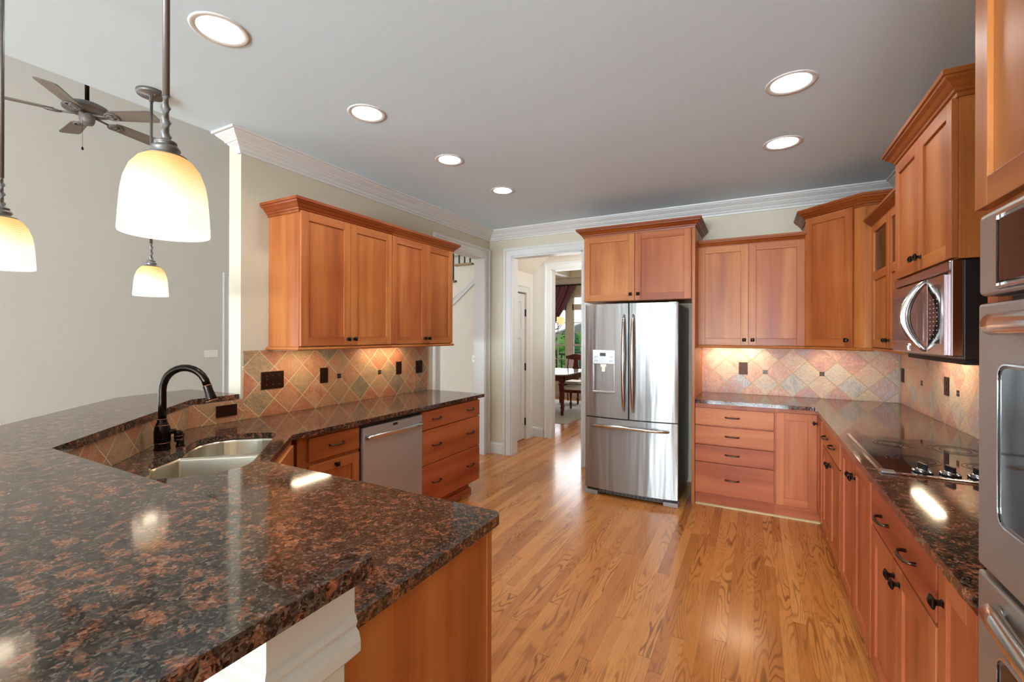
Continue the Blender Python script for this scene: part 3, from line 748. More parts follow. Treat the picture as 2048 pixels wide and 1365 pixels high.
# peninsula
c = empty('peninsula_base_cabinet', (-.722, 1.185, 0), PI, 'cherry base cabinet at the peninsula end showing its plain side panel', 'cabinet', G_B)
m = MB(); m.box(0, 1.12, 0, .59, .10, .883); m.build('cabinet_box', 'wv', c, bev=.0015)
m = MB(); m.box(.0, 1.12, .07, .59, 0, .10); m.build('toe_kick', 'wh', c)
m = MB(); m.box(-.012, 0, .02, .60, 0, .883); m.box(-.014, 0, 0, .028, 0, .883); m.build('side_panel', 'wv', c, bev=.002)
for k in range(2):
    slab(c, (.004+.56*k, 0, .728), .552, .136, pulls=(.276,)); door(c, (.004+.56*k, 0, .115), .552, .60, kn=(.50, .56))

# back run: four drawers and the corner pair
c = empty('drawer_base_cabinet', (-.455, 4.22, 0), 0, 'cherry base cabinet with four stacked drawers right of the refrigerator', 'cabinet', G_B)
base_box(c, .601, .57, .012)
for z0, z1 in ((.700, .845), (.535, .690), (.385, .527), (.110, .376)): slab(c, (.001, 0, z0), .594, z1-z0, pulls=(.29,), wood='r')
c = empty('corner_base_cabinet', (.146, 4.22, 0), 0, 'cherry corner base cabinet with a bifold pair of tall panel doors', 'cabinet', G_B)
m = MB(); m.box(0, .30, 0, .57, .10, .884); m.box(.30, .91, -.30, .57, .10, .884); m.build('cabinet_box', 'rv', c, bev=.0015)
m = MB(); m.box(0, .32, .012, .03, 0, .10); m.box(.31, .328, -.30, .03, 0, .10); m.build('toe_kick', 'rh', c)
door(c, (.008, 0, .110), .274, .74, wood='r'); door(c, (.30, -.03, .110), .27, .74, -PI/2, kn=(.035, .68), wood='r')
m = MB(); m.sweep([(0, .0115, 0), (.308, .0115, 0)], (0, 0, 1), [(0, 0), (.012, 0), (.010, .012), (0, .016)]); m.sweep([(-.60, .0115, 0), (0, .0115, 0)], (0, 0, 1), [(0, 0), (.012, 0), (.010, .012), (0, .016)]); tag(m.build('shoe_strip', 'grout_shoe', loc=(.146, 4.22, 0)), 'pale wooden shoe strip along the floor under the back drawers', 'strip')
# right run
c = empty('drawer_base_cabinet', (.45, 3.915, 0), -PI/2, 'cherry base cabinet with a drawer over two doors next to the back corner', 'cabinet', G_B)
base_box(c, .765, .60, .02)
slab(c, (.015, 0, .698), .735, .155, pulls=(.22, .52), wood='r'); door(c, (.015, 0, .110), .366, .58, kn=(.335, .52), wood='r'); door(c, (.384, 0, .110), .366, .58, kn=(.030, .52), wood='r')
c = empty('cooktop_base_cabinet', (.45, 3.15, 0), -PI/2, 'cherry base cabinet with two full-height doors under the cooktop', 'cabinet', G_B)
base_box(c, .785, .60, .02)
door(c, (.045, 0, .110), .352, .745, kn=(.320, .665), wood='r'); door(c, (.400, 0, .110), .366, .745, kn=(.032, .665), wood='r')
c = empty('drawer_base_cabinet', (.45, 2.365, 0), -PI/2, 'cherry base cabinet with a wide drawer over two doors near the oven', 'cabinet', G_B)
base_box(c, .77, .60, .02)
slab(c, (.006, 0, .694), .752, .158, pulls=(.22, .53), wood='r'); door(c, (.006, 0, .110), .374, .574, kn=(.342, .52), wood='r'); door(c, (.384, 0, .110), .374, .574, kn=(.032, .52), wood='r')
c = empty('base_cabinet', (.45, 1.595, 0), -PI/2, 'narrow cherry base cabinet with one full-height door beside the oven', 'cabinet', G_B)
base_box(c, .265, .60, .02)
door(c, (.006, 0, .110), .235, .745, kn=(.035, .665), wood='r', st=.055)

# ------------------------------------------------------------ refrigerator
fr = empty('refrigerator', (-.98, 4.06, 0), 0, 'stainless steel french-door refrigerator with water dispenser', 'refrigerator')
m = MB(); m.box(-.405, .405, .0, .66, .05, 1.735); m.build('body', plain('fridge_side', '#4a4744', .35, .4), fr, bev=.004)
m = MB(); m.box(-.41, .41, -.006, .0, .07, 1.73); m.build('gasket', 'black', fr)
def bulge(x): return -.012-.060*(1-(x/.55)**2)
def fdoor(x0, x1, z0, z1, name):
    n = 14; m = MB(); rings = []
    xs = [x0+(x1-x0)*k/n for k in range(n+1)]
    fr_ = [(x, bulge(x)) for x in xs]
    poly = fr_ + [(x1, -.004), (x0, -.004)]
    poly = [(x0, bulge(x0)+.006)] + [(x0+.004, bulge(x0)+.0005)] + fr_[1:-1] + [(x1-.004, bulge(x1)+.0005), (x1, bulge(x1)+.006), (x1, -.006), (x0, -.006)]
    k = len(poly)
    vs = [(x, y, z) for z in (z0, z1) for x, y in poly]
    m.add(vs, [(i, i+1, k+i+1, k+i) for i in range(1, k-5)], 0, True)
    m.add(vs, [(i, (i+1) % k, k+(i+1) % k, k+i) for i in list(range(0, 1)) + list(range(k-5, k))] + [list(range(k))[::-1], [k+i for i in range(k)]], 0)
    return m.build(name, 'steel', fr, fixn=True)
dl_ = fdoor(-.412, -.003, .722, 1.752, 'door'); dr_ = fdoor(.003, .412, .722, 1.752, 'door'); fz = fdoor(-.412, .412, .062, .712, 'freezer_drawer')
for s_, par in ((-1, dl_), (1, dr_)):
    m = MB(); hx = s_*.040; pts = []
    yb = bulge(.04)
    for k in range(15):
        t_ = k/14; pts.append((hx, yb-.012-.034*math.sin(PI*t_)**.6, .79+.86*t_))
    m.tube([(hx, yb+.003, .792)] + pts + [(hx, yb+.003, 1.648)], [.010]+[.008+.011*math.sin(PI*k/14)**.5 for k in range(15)]+[.010], 12, ell=(1, .95)); m.build('handle', 'handle', par)
m = MB(); pts = []
for k in range(15):
    t_ = k/14; x = -.335+.67*t_; pts.append((x, bulge(x)-.014-.028*math.sin(PI*t_)**.6, .640+.012*math.sin(PI*t_)))
m.tube([(-.335, bulge(.335)+.002, .64)]+pts+[(.335, bulge(.335)+.002, .64)], [.010]+[.010+.009*math.sin(PI*k/14)**.5 for k in range(15)]+[.010], 12); m.build('handle', 'handle', fz)
ds = MB(); yy = bulge(-.23)-.010
ds.box(-.332, -.122, yy, yy+.03, 1.205, 1.335); ds.box(-.332, -.315, yy, yy+.03, .958, 1.205); ds.box(-.139, -.122, yy, yy+.03, .958, 1.205); ds.box(-.332, -.122, yy-.004, yy+.03, .945, .962)
ds = ds.build('dispenser', plain('dispenser_silver', '#b3b1af', .3, .6), dl_, bev=.004)
m = MB(); m.box(-.316, -.138, yy+.022, yy+.03, .962, 1.205); m.build('recess', plain('dispenser_recess', '#8d8b8a', .4, .4), ds)
m = MB(); m.box(-.262, -.208, yy-.002, yy, 1.278, 1.308); m.build('display', 'black', ds)
m = MB(); m.box(-.258, -.202, yy+.002, yy+.02, 1.178, 1.206); m.box(-.246, -.212, yy+.0, yy+.018, 1.135, 1.18); m.build('spout', 'whiteplastic', ds, bev=.003)
m = MB()
for q in (-.306, -.288, -.166, -.148):
    for z in (1.235, 1.27): m.lathe([(.007, 0), (.006, .001)], (0, 0, 0), 10) if 0 else m.box(q-.006, q+.006, yy-.0015, yy, z-.005, z+.005)
m.build('button', 'greyplastic', ds)
m = MB(); bx = .345; yb = bulge(bx)-.002
n = 16; m.add([(bx+.012*math.cos(2*PI*k/n), yb, 1.636+.012*math.sin(2*PI*k/n)) for k in range(n)]+[(bx+.012*math.cos(2*PI*k/n), yb+.003, 1.636+.012*math.sin(2*PI*k/n)) for k in range(n)], [list(range(n))]+[(k, (k+1) % n, n+(k+1) % n, n+k) for k in range(n)])
m.box(bx+.016, bx+.040, yb, yb+.003, 1.626, 1.646, 1); m.build('logo_badge', ['chrome', 'greyplastic'], dr_)
m = MB(); m.box(-.40, .40, -.01, .03, .012, .06); m.build('toe_grille', plain('grille_dark', '#2c2a29', .5), fr)
m = MB()
for k in range(3): m.box(-.28, .28, -.014, -.01, .018+.014*k, .022+.014*k)
for k in range(17): m.box(-.28+.035*k-.002, -.28+.035*k+.002, -.014, -.01, .015, .055)
m.build('grille_slats', 'greyplastic', fr)
for s_ in (-1, 1):
    m = MB(); m.box(*sorted((s_*.412, s_*.29)), -.045, .04, 0, .035); m.build('foot', plain('foot_grey', '#9b9794', .5), fr, bev=.006)
    m = MB(); m.box(*sorted((s_*.40, s_*.33)), -.045, .08, 1.736, 1.758); m.build('hinge_cover', 'greyplastic', fr, bev=.005)

# ------------------------------------------------------------ cooktop
ck = empty('cooktop', (.465, 2.32, .914), 0, 'black glass electric cooktop with a row of knobs set in granite', 'cooktop')
m = MB(); m.box(0, .52, 0, .79, 0, .007); m.build('glass_top', 'glassblack', ck, bev=.002)
m = MB(); m.box(-.012, .004, .03, .79, 0, .0085); m.box(.03, .52, -.012, .004, 0, .0085); m.build('edge_trim', 'chrome', ck, bev=.002)
m = MB(); m.box(-.014, .034, -.014, .03, 0, .0095); m.build('corner_trim', plain('satin_steel', '#b8c0c6', .3, 1), ck, bev=.003)
M['burner'] = plain('burner_ring', '#151313', .07)
for x, y, r_ in ((.15, .27, .095), (.15, .60, .08), (.38, .25, .075), (.38, .58, .105)):
    m = MB()
    for q in (1, .8, .55): m.lathe([(r_*q-.003, 0), (r_*q, .0004), (r_*q-.003, .0006)], (x, y, .0071), 40, cap=False)
    m.build('burner', 'burner', ck)
for k in range(4):
    x = .13+.083*k
    m = MB(); m.lathe([(.032, 0), (.033, .003), (.029, .006), (.0, .006)], (0, 0, 0), 24, mat=0)
    for a in range(5):
        t_ = 2*PI*a/5+.3; m.lathe([(.0085, 0), (.0085, .007), (.005, .010), (0, .0105)], (.026*math.cos(t_), .026*math.sin(t_), .002), 10, mat=1)
    m.lathe([(.016, .006), (.014, .014), (0, .015)], (0, 0, 0), 16, mat=1)
    m.box(-.006, .006, -.024, .024, .012, .036, 0); m.box(-.0015, .0015, -.025, .025, .03, .0375, 1)
    m.build('knob', ['black', 'chrome'], ck, (x, .055, .007), rz=.25, bev=.0015)

# ------------------------------------------------------------ over-the-range microwave
mw = empty('microwave', (.668, 3.088, 1.378), -PI/2, 'stainless over-range microwave with a bowed handle above the cooktop', 'microwave')
m = MB(); m.box(.0, .775, .03, .385, 0, .382); m.build('body', 'black', mw, bev=.003)
m = MB(); m.box(.0, .772, -.012, .03, .338, .384); m.build('vent_strip', 'steel_mw', mw, bev=.012, seg=3)
m = MB(); m.box(.002, .545, -.018, .03, .012, .334); dm = m.build('door', 'steel_mw', mw, bev=.004)
m = MB(); m.box(.02, .50, -.0205, -.017, .07, .285); m.build('window', plain('microwave_glass', '#352b2e', .05, .2), dm)
m = MB(); m.box(.08, .42, -.0212, -.0203, .10, .255); m.build('window_mesh', plain('microwave_mesh', '#4f4448', .15, .2), dm)
m = MB(); m.box(.549, .74, -.018, .03, .012, .334); m.box(.738, .775, -.006, .03, .012, .384); cp = m.build('control_panel', 'steel_mw', mw, bev=.004)
m = MB(); m.box(.562, .705, -.020, -.017, .06, .30); m.build('keypad', 'glassblack', cp)
m = MB()
for r_ in range(10):
    for q in range(3): m.box(.588+.04*q, .596+.04*q, -.0204, -.0198, .077+.018*r_, .080+.018*r_)
m.build('key_print', 'whiteplastic', cp)
m = MB(); m.box(.58, .69, -.0208, -.0198, .266, .29); m.build('display', plain('display_glass', '#1c2422', .1), cp)
m = MB(); hp = [(.525, -.016, .325)]
for k in range(13):
    t_ = k/12; hp.append((.525-.02*math.sin(PI*t_), -.022-.062*math.sin(PI*t_)**.8, .322-.29*t_))
hp.append((.525, -.016, .03)); m.tube(hp, [.006]+[.008+.010*math.sin(PI*k/12)**.6 for k in range(13)]+[.006], 12, ell=(1.15, .7)); m.build('handle', 'handle', dm)
m = MB(); m.box(.262, .30, -.0205, -.017, .026, .052, 0); m.box(.262, .281, -.0215, -.020, .028, .046, 1); m.box(.288, .292, -.0215, -.020, .022, .056, 1); m.box(.292, .303, -.0215, -.02, .046, .052, 1); m.build('logo_badge', [plain('badge_back', '#6e6667', .3, .6), 'chrome'], dm)
m = MB(); m.box(.03, .75, .04, .36, -.02, .0); m.build('underside_vent', 'darkgap', mw)

# ------------------------------------------------------------ oven tower
tw = empty('oven_tower_cabinet', (.43, 1.306, 0), -PI/2, 'tall cherry oven tower cabinet at the near right edge', 'cabinet', G_B)
m = MB(); m.box(0, .04, 0, .635, 0, 2.62); m.box(.80, .84, 0, .635, 0, 2.62); m.box(.04, .80, 0, .635, 1.722, 2.62); m.box(.04, .80, 0, .635, 0, .38); m.box(.04, .8, .58, .635, .38, 1.722)
m.build('cabinet_box', 'wv', tw, bev=.0015)
door(tw, (.0, 0, 1.733), .418, .87, kn=(.385, .06)); door(tw, (.421, 0, 1.733), .418, .87, kn=(.03, .06))
crown(tw, [(0, .635), (0, 0), (.84, 0)], 2.60)
ov = empty('double_wall_oven', (.42, 1.225, .39), -PI/2, 'stainless steel double wall oven in the tall cabinet', 'oven')
def oz(z): return z-.39
m = MB(); m.box(-.03, .70, .03, .55, 0, oz(1.715)); m.build('body', 'black', ov)
m = MB(); m.box(0, .68, -.03, .03, oz(1.546), oz(1.706)); cpn = m.build('control_panel', 'steel_oven', ov, bev=.010, seg=3)
m = MB(); m.box(.095, .59, -.034, -.028, oz(1.565), oz(1.682)); m.build('control_glass', plain('control_glass', '#2a1a14', .06), cpn, bev=.004)
m = MB(); m.sweep([(.09, -.031, oz(1.56)), (.595, -.031, oz(1.56)), (.595, -.031, oz(1.687)), (.09, -.031, oz(1.687))], (0, -1, 0), [(0, 0), (.006, 0), (.004, .004), (0, .004)], close=True); m.build('glass_trim', 'chrome', cpn)
for z0, z1 in ((1.022, 1.532), (.42, 1.010)):
    m = MB(); m.box(0, .68, -.03, .03, oz(z0), oz(z1)); dd = m.build('door', 'steel_oven', ov, bev=.006)
    m = MB(); m.prism(rounded([(.10, oz(z0+.115)), (.58, oz(z0+.115)), (.58, oz(z1-.12)), (.10, oz(z1-.12))], .025), -.032, -.028, axis='y'); m.build('window', 'glassblack', dd)
    m = MB(); m.sweep([(x, -.0305, z) for x, z in rounded([(.095, oz(z0+.11)), (.585, oz(z0+.11)), (.585, oz(z1-.115)), (.095, oz(z1-.115))], .028)], (0, -1, 0), [(0, 0), (.005, 0), (.003, .004), (0, .004)], close=True); m.build('window_trim', 'chrome', dd)
    m = MB(); hz = oz(z1-.042); m.tube([(.098, -.028, hz), (.099, -.038, hz)] + [(.106+.50*k/12, -.046-.014*math.sin(PI*k/12), hz) for k in range(13)] + [(.61, -.044, hz), (.612, -.028, hz)], [.016, .018]+[.020]*13+[.018, .016], 14, ell=(1, .75)); m.build('handle', 'handle', dd)

# ------------------------------------------------------------ backsplashes
def accents(o, pts):
    for x, z in pts:
        m = MB()
        for a in (-1, 1):
            for b in (-1, 1): m.box(x+a*.0095-.0085, x+a*.0095+.0085, -.003, .002, z+b*.0095-.0085, z+b*.0095+.0085)
        m.build('accent_tile', plain('accent_brown', '#3a3023', .35, .5) if 'acc' not in M else 'acc', o, bev=.001)
M['acc'] = plain('accent_bronze', '#352b20', .35, .5)
# left wall: origin at the free wall end, local x along +Y
m = MB(); m.box(0, 1.857, 0, .009, .915, 1.352); m.box(0, .20, -.003, .009, 1.345, 1.36); bl = m.build('backsplash', ['tile_l'], loc=(XL+.0095, 1.728, 0), rz=PI/2)
tag(bl, 'rusty slate diamond-tile backsplash on the left wall', 'backsplash'); accents(bl, [(2.487-1.728, 1.139), (2.925-1.728, 1.138)])
m = MB(); m.box(0, 1.505, 0, .009, .915, 1.385); bb = m.build('backsplash', ['tile_b'], loc=(-.455, YB-.0095, 0))
tag(bb, 'pale slate diamond-tile backsplash on the back wall', 'backsplash'); accents(bb, [(.087+.455, 1.130), (.524+.455, 1.130)])
m = MB(); m.box(0, 3.48, 0, .009, .915, 1.384); br = m.build('backsplash', ['tile_r'], loc=(XR-.0095, 4.797, 0), rz=-PI/2)
tag(br, 'pale slate diamond-tile backsplash on the right wall behind the cooktop', 'backsplash'); accents(br, [(4.797-4.25, 1.13), (4.797-3.594, 1.13)])
# below the raised bar
L1 = .315; m = MB(); m.box(0, L1+.012, 0, .009, .915, 1.047); bx_ = m.build('backsplash', ['tile_bar'], loc=(-2.9055, 1.40, 0), rz=PI/2)
tag(bx_, 'short slate tile strip under the bar top beside the left wall', 'backsplash')
Ld = math.hypot(.81, .82); m = MB(); m.box(0, Ld, 0, .009, .915, 1.047); bd = m.build('backsplash', ['tile_bar'], loc=(-2.105+.0068, .58+.0068, 0), rz=math.atan2(.82, -.81))
tag(bd, 'slate tile strip under the bar top behind the faucet', 'backsplash')
m = MB(); m.box(0, 1.44, 0, .009, .915, 1.047); bn = m.build('backsplash', ['tile_bar'], loc=(-.662, .5895, 0), rz=PI)
tag(bn, 'slate tile strip hidden under the near bar top', 'backsplash')

# ------------------------------------------------------------ outlets and switches
def plate(loc, rz, w_, h_, kind, label, cat='outlet', mat='bronze_pl', grp=None, roll=0):
    o = empty('outlet_plate' if kind == 'outlet' else ('switch_plate' if kind == 'switch' else 'wall_plate'), loc, rz, label, cat, grp)
    if roll: o.rotation_euler = (0, roll, rz)
    m = MB(); m.box(-w_/2, w_/2, -.006, 0, -h_/2, h_/2); m.build('plate', mat, o, bev=.003)
    dm_ = 'black' if mat == 'bronze_pl' else 'whiteplastic'
    if kind == 'outlet':
        for z in (-.02, .02):
            m = MB(); m.box(-.014, .014, -.0078, -.005, z-.012, z+.012); s = m.build('socket', mat, o, bev=.004)
            m = MB()
            for x in (-.006, .005): m.box(x, x+.0025, -.0082, -.0075, z-.003, z+.006)
            m.build('slot', 'black', s)
    elif kind == 'switch':
        n = max(1, round(w_/.055)-0)
        for k in range(n):
            x = (k-(n-1)/2)*.046
            m = MB(); m.box(x-.005, x+.005, -.008, -.005, -.012, .012); m.box(x-.0035, x+.0035, -.018, -.006, 0, .008); m.build('toggle', mat, o, bev=.001)
            m = MB()
            for z in (-.03, .03): m.box(x-.003, x+.003, -.0072, -.005, z-.003, z+.003)
            m.build('screw', 'chrome', o)
    else:
        m = MB(); m.tube([(-.015, -.007, -.03), (-.005, -.008, -.01), (.006, -.008, .0), (-.006, -.008, .015), (.010, -.007, .03)], .003, 6); m.tube([(.012, -.007, -.03), (.0, -.008, -.012), (.012, -.007, .01)], .0025, 6); m.build('relief', 'bronze', o)
    return o
px = XL+.0095
plate((px, 1.926, 1.156), PI/2, .165, .12, 'switch', 'wide three-gang bronze switch plate on the left tiles', 'switch')
plate((px, 2.343, 1.155), PI/2, .072, .116, 'outlet', 'bronze outlet plate left of the first small accent tile on the left wall')
plate((px, 3.166, 1.160), PI/2, .072, .116, 'outlet', 'bronze outlet plate right of the second accent tile on the left wall')
plate((px, 3.452, 1.155), PI/2, .10, .12, 'wall', 'bronze cover plate at the doorway end of the left tiles', 'wall plate')
plate((-2.905, 1.622, .990), PI/2, .072, .128, 'outlet', 'bronze outlet plate lying sideways under the bar top', roll=PI/2)
plate((-.095, YB-.0095, 1.158), 0, .074, .114, 'outlet', 'bronze outlet plate on the back wall tiles')
plate((XR-.0095, 4.715, 1.150), -PI/2, .076, .116, 'outlet', 'bronze outlet plate on the right tiles close to the back corner')
plate((XR-.0095, 3.765, 1.155), -PI/2, .076, .116, 'outlet', 'bronze outlet plate on the right tiles below the microwave')
plate((-8+.001, 4.216, 1.145), PI/2, .21, .118, 'switch', 'white four-gang switch plate on the far family room wall', 'switch', 'whiteplastic')
plate((-8+.001, 1.80, .33), PI/2, .072, .116, 'outlet', 'white outlet plate low on the far family room wall', 'outlet', 'whiteplastic')
plate((-3.24, 4.953, 1.155), 0, .075, .118, 'switch', 'white switch plate on the wall under the stairs', 'switch', 'whiteplastic')

# ------------------------------------------------------------ lamps
def lamp(name, kind, loc, power, col, size=.1, parent=None, rot=None):
    d = bpy.data.lights.new(name, kind); d.energy = power; d.color = col
    if kind == 'AREA': d.shape = 'DISK'; d.size = size; d.spread = R(150)
    elif kind == 'POINT': d.shadow_soft_size = size
    o = bpy.data.objects.new(name, d); COL.objects.link(o); o.location = loc
    if parent: o.parent = parent
    if rot: o.rotation_euler = rot
    return o
dlabels = ['recessed ceiling downlight nearest the hanging pendants', 'recessed downlight second in the left row, above the worktop', 'recessed downlight third in the left row', 'recessed downlight in the left row closest to the back corner', 'recessed downlight in the right pair nearer the oven tower', 'recessed downlight in the right pair nearer the back wall']
dproto = None
for (x, y, r_), lab in zip(((-1.975, 1.072, .083), (-1.97, 1.879, .080), (-1.96, 2.663, .077), (-1.963, 3.451, .077), (.158, 2.662, .088), (.159, 3.464, .088)), dlabels):
    o = empty('recessed_downlight', (x, y, ZC), 0, lab, 'ceiling light', 'recessed downlights')
    m = MB(); m.lathe([(r_, .0), (r_+.002, -.002), (r_+.02, -.005), (r_+.026, -.003), (r_+.027, 0)], seg=40, cap=False); m.build('trim_ring', 'trim', o)
    m = MB(); m.lathe([(0, -.003), (r_-.012, -.003), (r_+.001, -.0015)], seg=40, cap=False)
    m.build('lens', 'led', o)
    m = MB()
    for k in range(1, 6): m.lathe([(r_*k/6-.0012, -.0034), (r_*k/6+.0012, -.0034)], seg=40, cap=False)
    m.build('baffle', plain('baffle', '#f4f0ea', .5, em=4.5) if dproto is None else dproto.data.materials[0], o)
    dproto = [c for c in kids(o) if c.name.startswith('baffle')][0]
    lamp('downlight_glow', 'AREA', (0, 0, -.012), 3.5, (1, .96, .9), .15, o)

def pendant(x, y, label):
    zb = 1.669
    o = empty('pendant_lamp', (x, y, zb), 0, label, 'pendant lamp', 'pendant lamps over the bar')
    sh = [(.0745, 0), (.0755, .004), (.0735, .04), (.0705, .08), (.0665, .105), (.058, .130), (.045, .148), (.031, .158), (.026, .160)]
    m = MB(); m.lathe(sh, seg=48, cap=False); m.lathe([(r_-.003, z) for r_, z in sh], seg=48, cap=False); m.lathe([(.0715, 0), (.0745, 0)], seg=48, cap=False); s = m.build('shade', 'shade', o, fixn=False)
    m = MB(); m.lathe([(0, .19), (.011, .19), (.019, .186), (.019, .182), (.014, .18), (.023, .176), (.025, .170), (.020, .164), (.022, .162), (.036, .157), (.037, .154), (.026, .160), (0, .16)], seg=28, cap=False); m.build('fitter_cap', 'rod', o)
    m = MB(); rings = []
    for k in range(41):
        t_ = k/40; a = t_*PI*3.2; h_ = .0085 - .002*t_; z = .187+.093*t_
        rings.append([(h_*1.25*math.cos(a+q)*(1 if q in (0, PI) else .62), h_*1.25*math.sin(a+q)*(1 if q in (0, PI) else .62), z) for q in (0, PI/4, PI/2, 3*PI/4, PI, 5*PI/4, 3*PI/2, 7*PI/4)])
    m.loft(rings); m.lathe([(.0065, .278), (.0065, ZC-zb-.02)], seg=14); m.build('stem', 'rod', o)
    m = MB(); m.lathe([(0, ZC-zb-.05), (.010, ZC-zb-.05), (.011, ZC-zb-.022), (.062, ZC-zb-.020), (.066, ZC-zb-.012), (.066, ZC-zb)], seg=36)
    for s_ in (-1, 1): m.lathe([(0, -.007), (.004, -.007), (.004, 0)], (.038*s_, 0, ZC-zb-.02), 10)
    m.build('canopy', 'rod', o)
    m = MB(); m.lathe([(0, .03), (.016, .035), (.021, .055), (.016, .085), (.011, .10), (.011, .13)], seg=18); m.build('bulb', 'bulb', o)
    lamp('pendant_glow', 'POINT', (0, 0, .012), .13, (1, .86, .62), .03, o)
    return o
pendant(-1.043, .463, 'amber glass pendant lamp hanging over the near bar top')
pendant(-2.036, .466, 'amber glass pendant lamp cut off by the left picture edge')
pendant(-2.803, 1.178, 'small-looking amber pendant lamp over the far bend of the bar')

def uc_light(loc, rz, ln, label):
    o = empty('under_cabinet_light', loc, rz, label, 'light fixture', 'under-cabinet lights')
    m = MB(); m.box(-ln/2, ln/2, -.035, .035, .010, .022); m.build('housing', 'whiteplastic', o, bev=.003)
    m = MB(); m.box(-ln/2+.01, ln/2-.01, -.028, .028, .006, .010); m.build('lens', 'strip', o)
    d = bpy.data.lights.new('under_cabinet_glow', 'AREA'); d.shape = 'RECTANGLE'; d.size = ln; d.size_y = .05; d.energy = 1.25*ln/.5; d.color = (1, .80, .56)
    q = bpy.data.objects.new('under_cabinet_glow', d); COL.objects.link(q); q.parent = o; q.location = (0, 0, .004)
uc_light((-2.72, 2.10, 1.36), PI/2, .30, 'slim light bar under the left wall cabinets at the free end')
uc_light((-2.80, 2.95, 1.36), PI/2, .45, 'slim light bar under the left wall cabinet by the doorway')
uc_light((-.18, 4.69, 1.357), 0, .45, 'slim light bar under the back wall cabinet')
uc_light((.62, 4.55, 1.357), -PI/4, .30, 'slim light bar under the diagonal corner cabinet')
uc_light((.92, 3.58, 1.362), -PI/2, .45, 'slim light bar under the glass-fronted cabinet')
uc_light((.93, 1.55, 1.362), -PI/2, .35, 'slim light bar under the narrow cabinet by the oven tower')

# ------------------------------------------------------------ ceiling fan
fn = empty('ceiling_fan', (-5.89, 1.93, 3.654), 0, 'grey-brown five-blade ceiling fan in the family room', 'ceiling fan')
m = MB(); m.lathe([(0, .13), (.02, .13), (.06, .125), (.12, .112), (.165, .09), (.188, .06), (.185, .045), (.15, .03), (.08, .02), (0, .02)], seg=40); m.build('motor_housing', 'fan', fn)
m = MB(); m.lathe([(.0, .02), (.06, .02), (.065, .01), (.062, -.045), (.055, -.07), (.045, -.085), (.0, -.088)], seg=30); m.build('switch_housing', 'fan', fn)
m = MB(); m.lathe([(.018, .13), (.018, 5.3-3.654-.05)], seg=12); m.lathe([(.018, 5.3-3.654-.10), (.06, 5.3-3.654-.07), (.075, 5.3-3.654)], seg=24); m.build('downrod', 'bronze', fn)
for k in range(5):
    a = R(30+72*k)
    bl_ = MB(); L0, L1 = .23, .68; pts = [(L0, -.055), (L0+.04, -.072), (L1-.05, -.088), (L1-.01, -.078), (L1, -.05), (L1, .05), (L1-.01, .078), (L1-.05, .088), (L0+.04, .072), (L0, .055)]
    bl_.prism(pts, -.004, .004); o = bl_.build('blade', 'blade', fn, (0, 0, .0), rot=(R(12), 0, a)); o.rotation_euler = (Matrix.Rotation(a, 3, 'Z') @ Matrix.Rotation(R(-12), 3, 'X')).to_euler()
    ir = MB(); ir.tube([(.06, 0, .012), (.12, .0, -.002), (.19, 0, -.010)], [.014, .010, .010], 8)
    n = 18
    for (cx_, rr_, tt_) in ((.245, .058, .008), (.23, .028, .012)): ir.tube([(cx_+rr_*math.cos(2*PI*i/n), rr_*.9*math.sin(2*PI*i/n), -.012) for i in range(n+1)], tt_, 6)
    ir.box(.19, .30, -.01, .01, -.018, -.006); ir.build('blade_iron', 'fan', o)
m = MB(); m.tube([(.05, -.05, -.07), (.05, -.05, -.34)], .0016, 5); m.lathe([(0, -.03), (.008, -.028), (.010, -.015), (.005, 0), (.002, .004)], (.05, -.05, -.34), 10); m.build('pull_chain', 'bronze', fn)

# ------------------------------------------------------------ dining room
# windows
wins = []
def win(idx, x0, x1):
    o = struct(empty('window_%d' % idx, (x0, 9.8, .55)))
    W_ = x1-x0; H1, T0, T1 = 1.50, 1.63, 1.82
    m = MB()
    m.box(-.02, .03, 0, .06, 0, T1); m.box(W_-.03, W_+.02, 0, .06, 0, T1); m.box(0, W_, 0, .06, 0, .05); m.box(0, W_, .0, .06, H1, T0); m.box(0, W_, 0, .06, T1-.03, T1+.02); m.box(0, W_, .01, .05, .67, .71)
    m.build('window_frame', 'trim', o)
    m = MB()
    for k in range(1, 4): m.box(W_*k/4-.009, W_*k/4+.009, .02, .04, .05, T1)
    for z in (.36, .97, 1.21): m.box(.03, W_-.03, .02, .04, z-.009, z+.009)
    m.build('muntin', 'trim', o)
    m = MB(); m.box(.0, W_, .028, .032, .03, T1); m.build('window_pane', 'pane', o)
win(1, -4.74, -3.855); win(2, -3.71, -2.825)
m = MB(); m.box(-7, -4.76, 9.8, 9.9, 0, 3); m.box(-4.76, -2.805, 9.8, 9.9, 0, .55); m.box(-4.76, -2.805, 9.8, 9.9, 2.39, 3); m.box(-2.805, -.9, 9.8, 9.9, 0, 3); struct(m.build('wall_window', 'wall'))
m = MB(); m.box(-3.855, -3.71, 9.79, 9.9, .55, 2.39); struct(m.build('trim_9', 'trim'))
baseb('baseboard_dining', [(-7, 9.8, 0), (-1, 9.8, 0)])
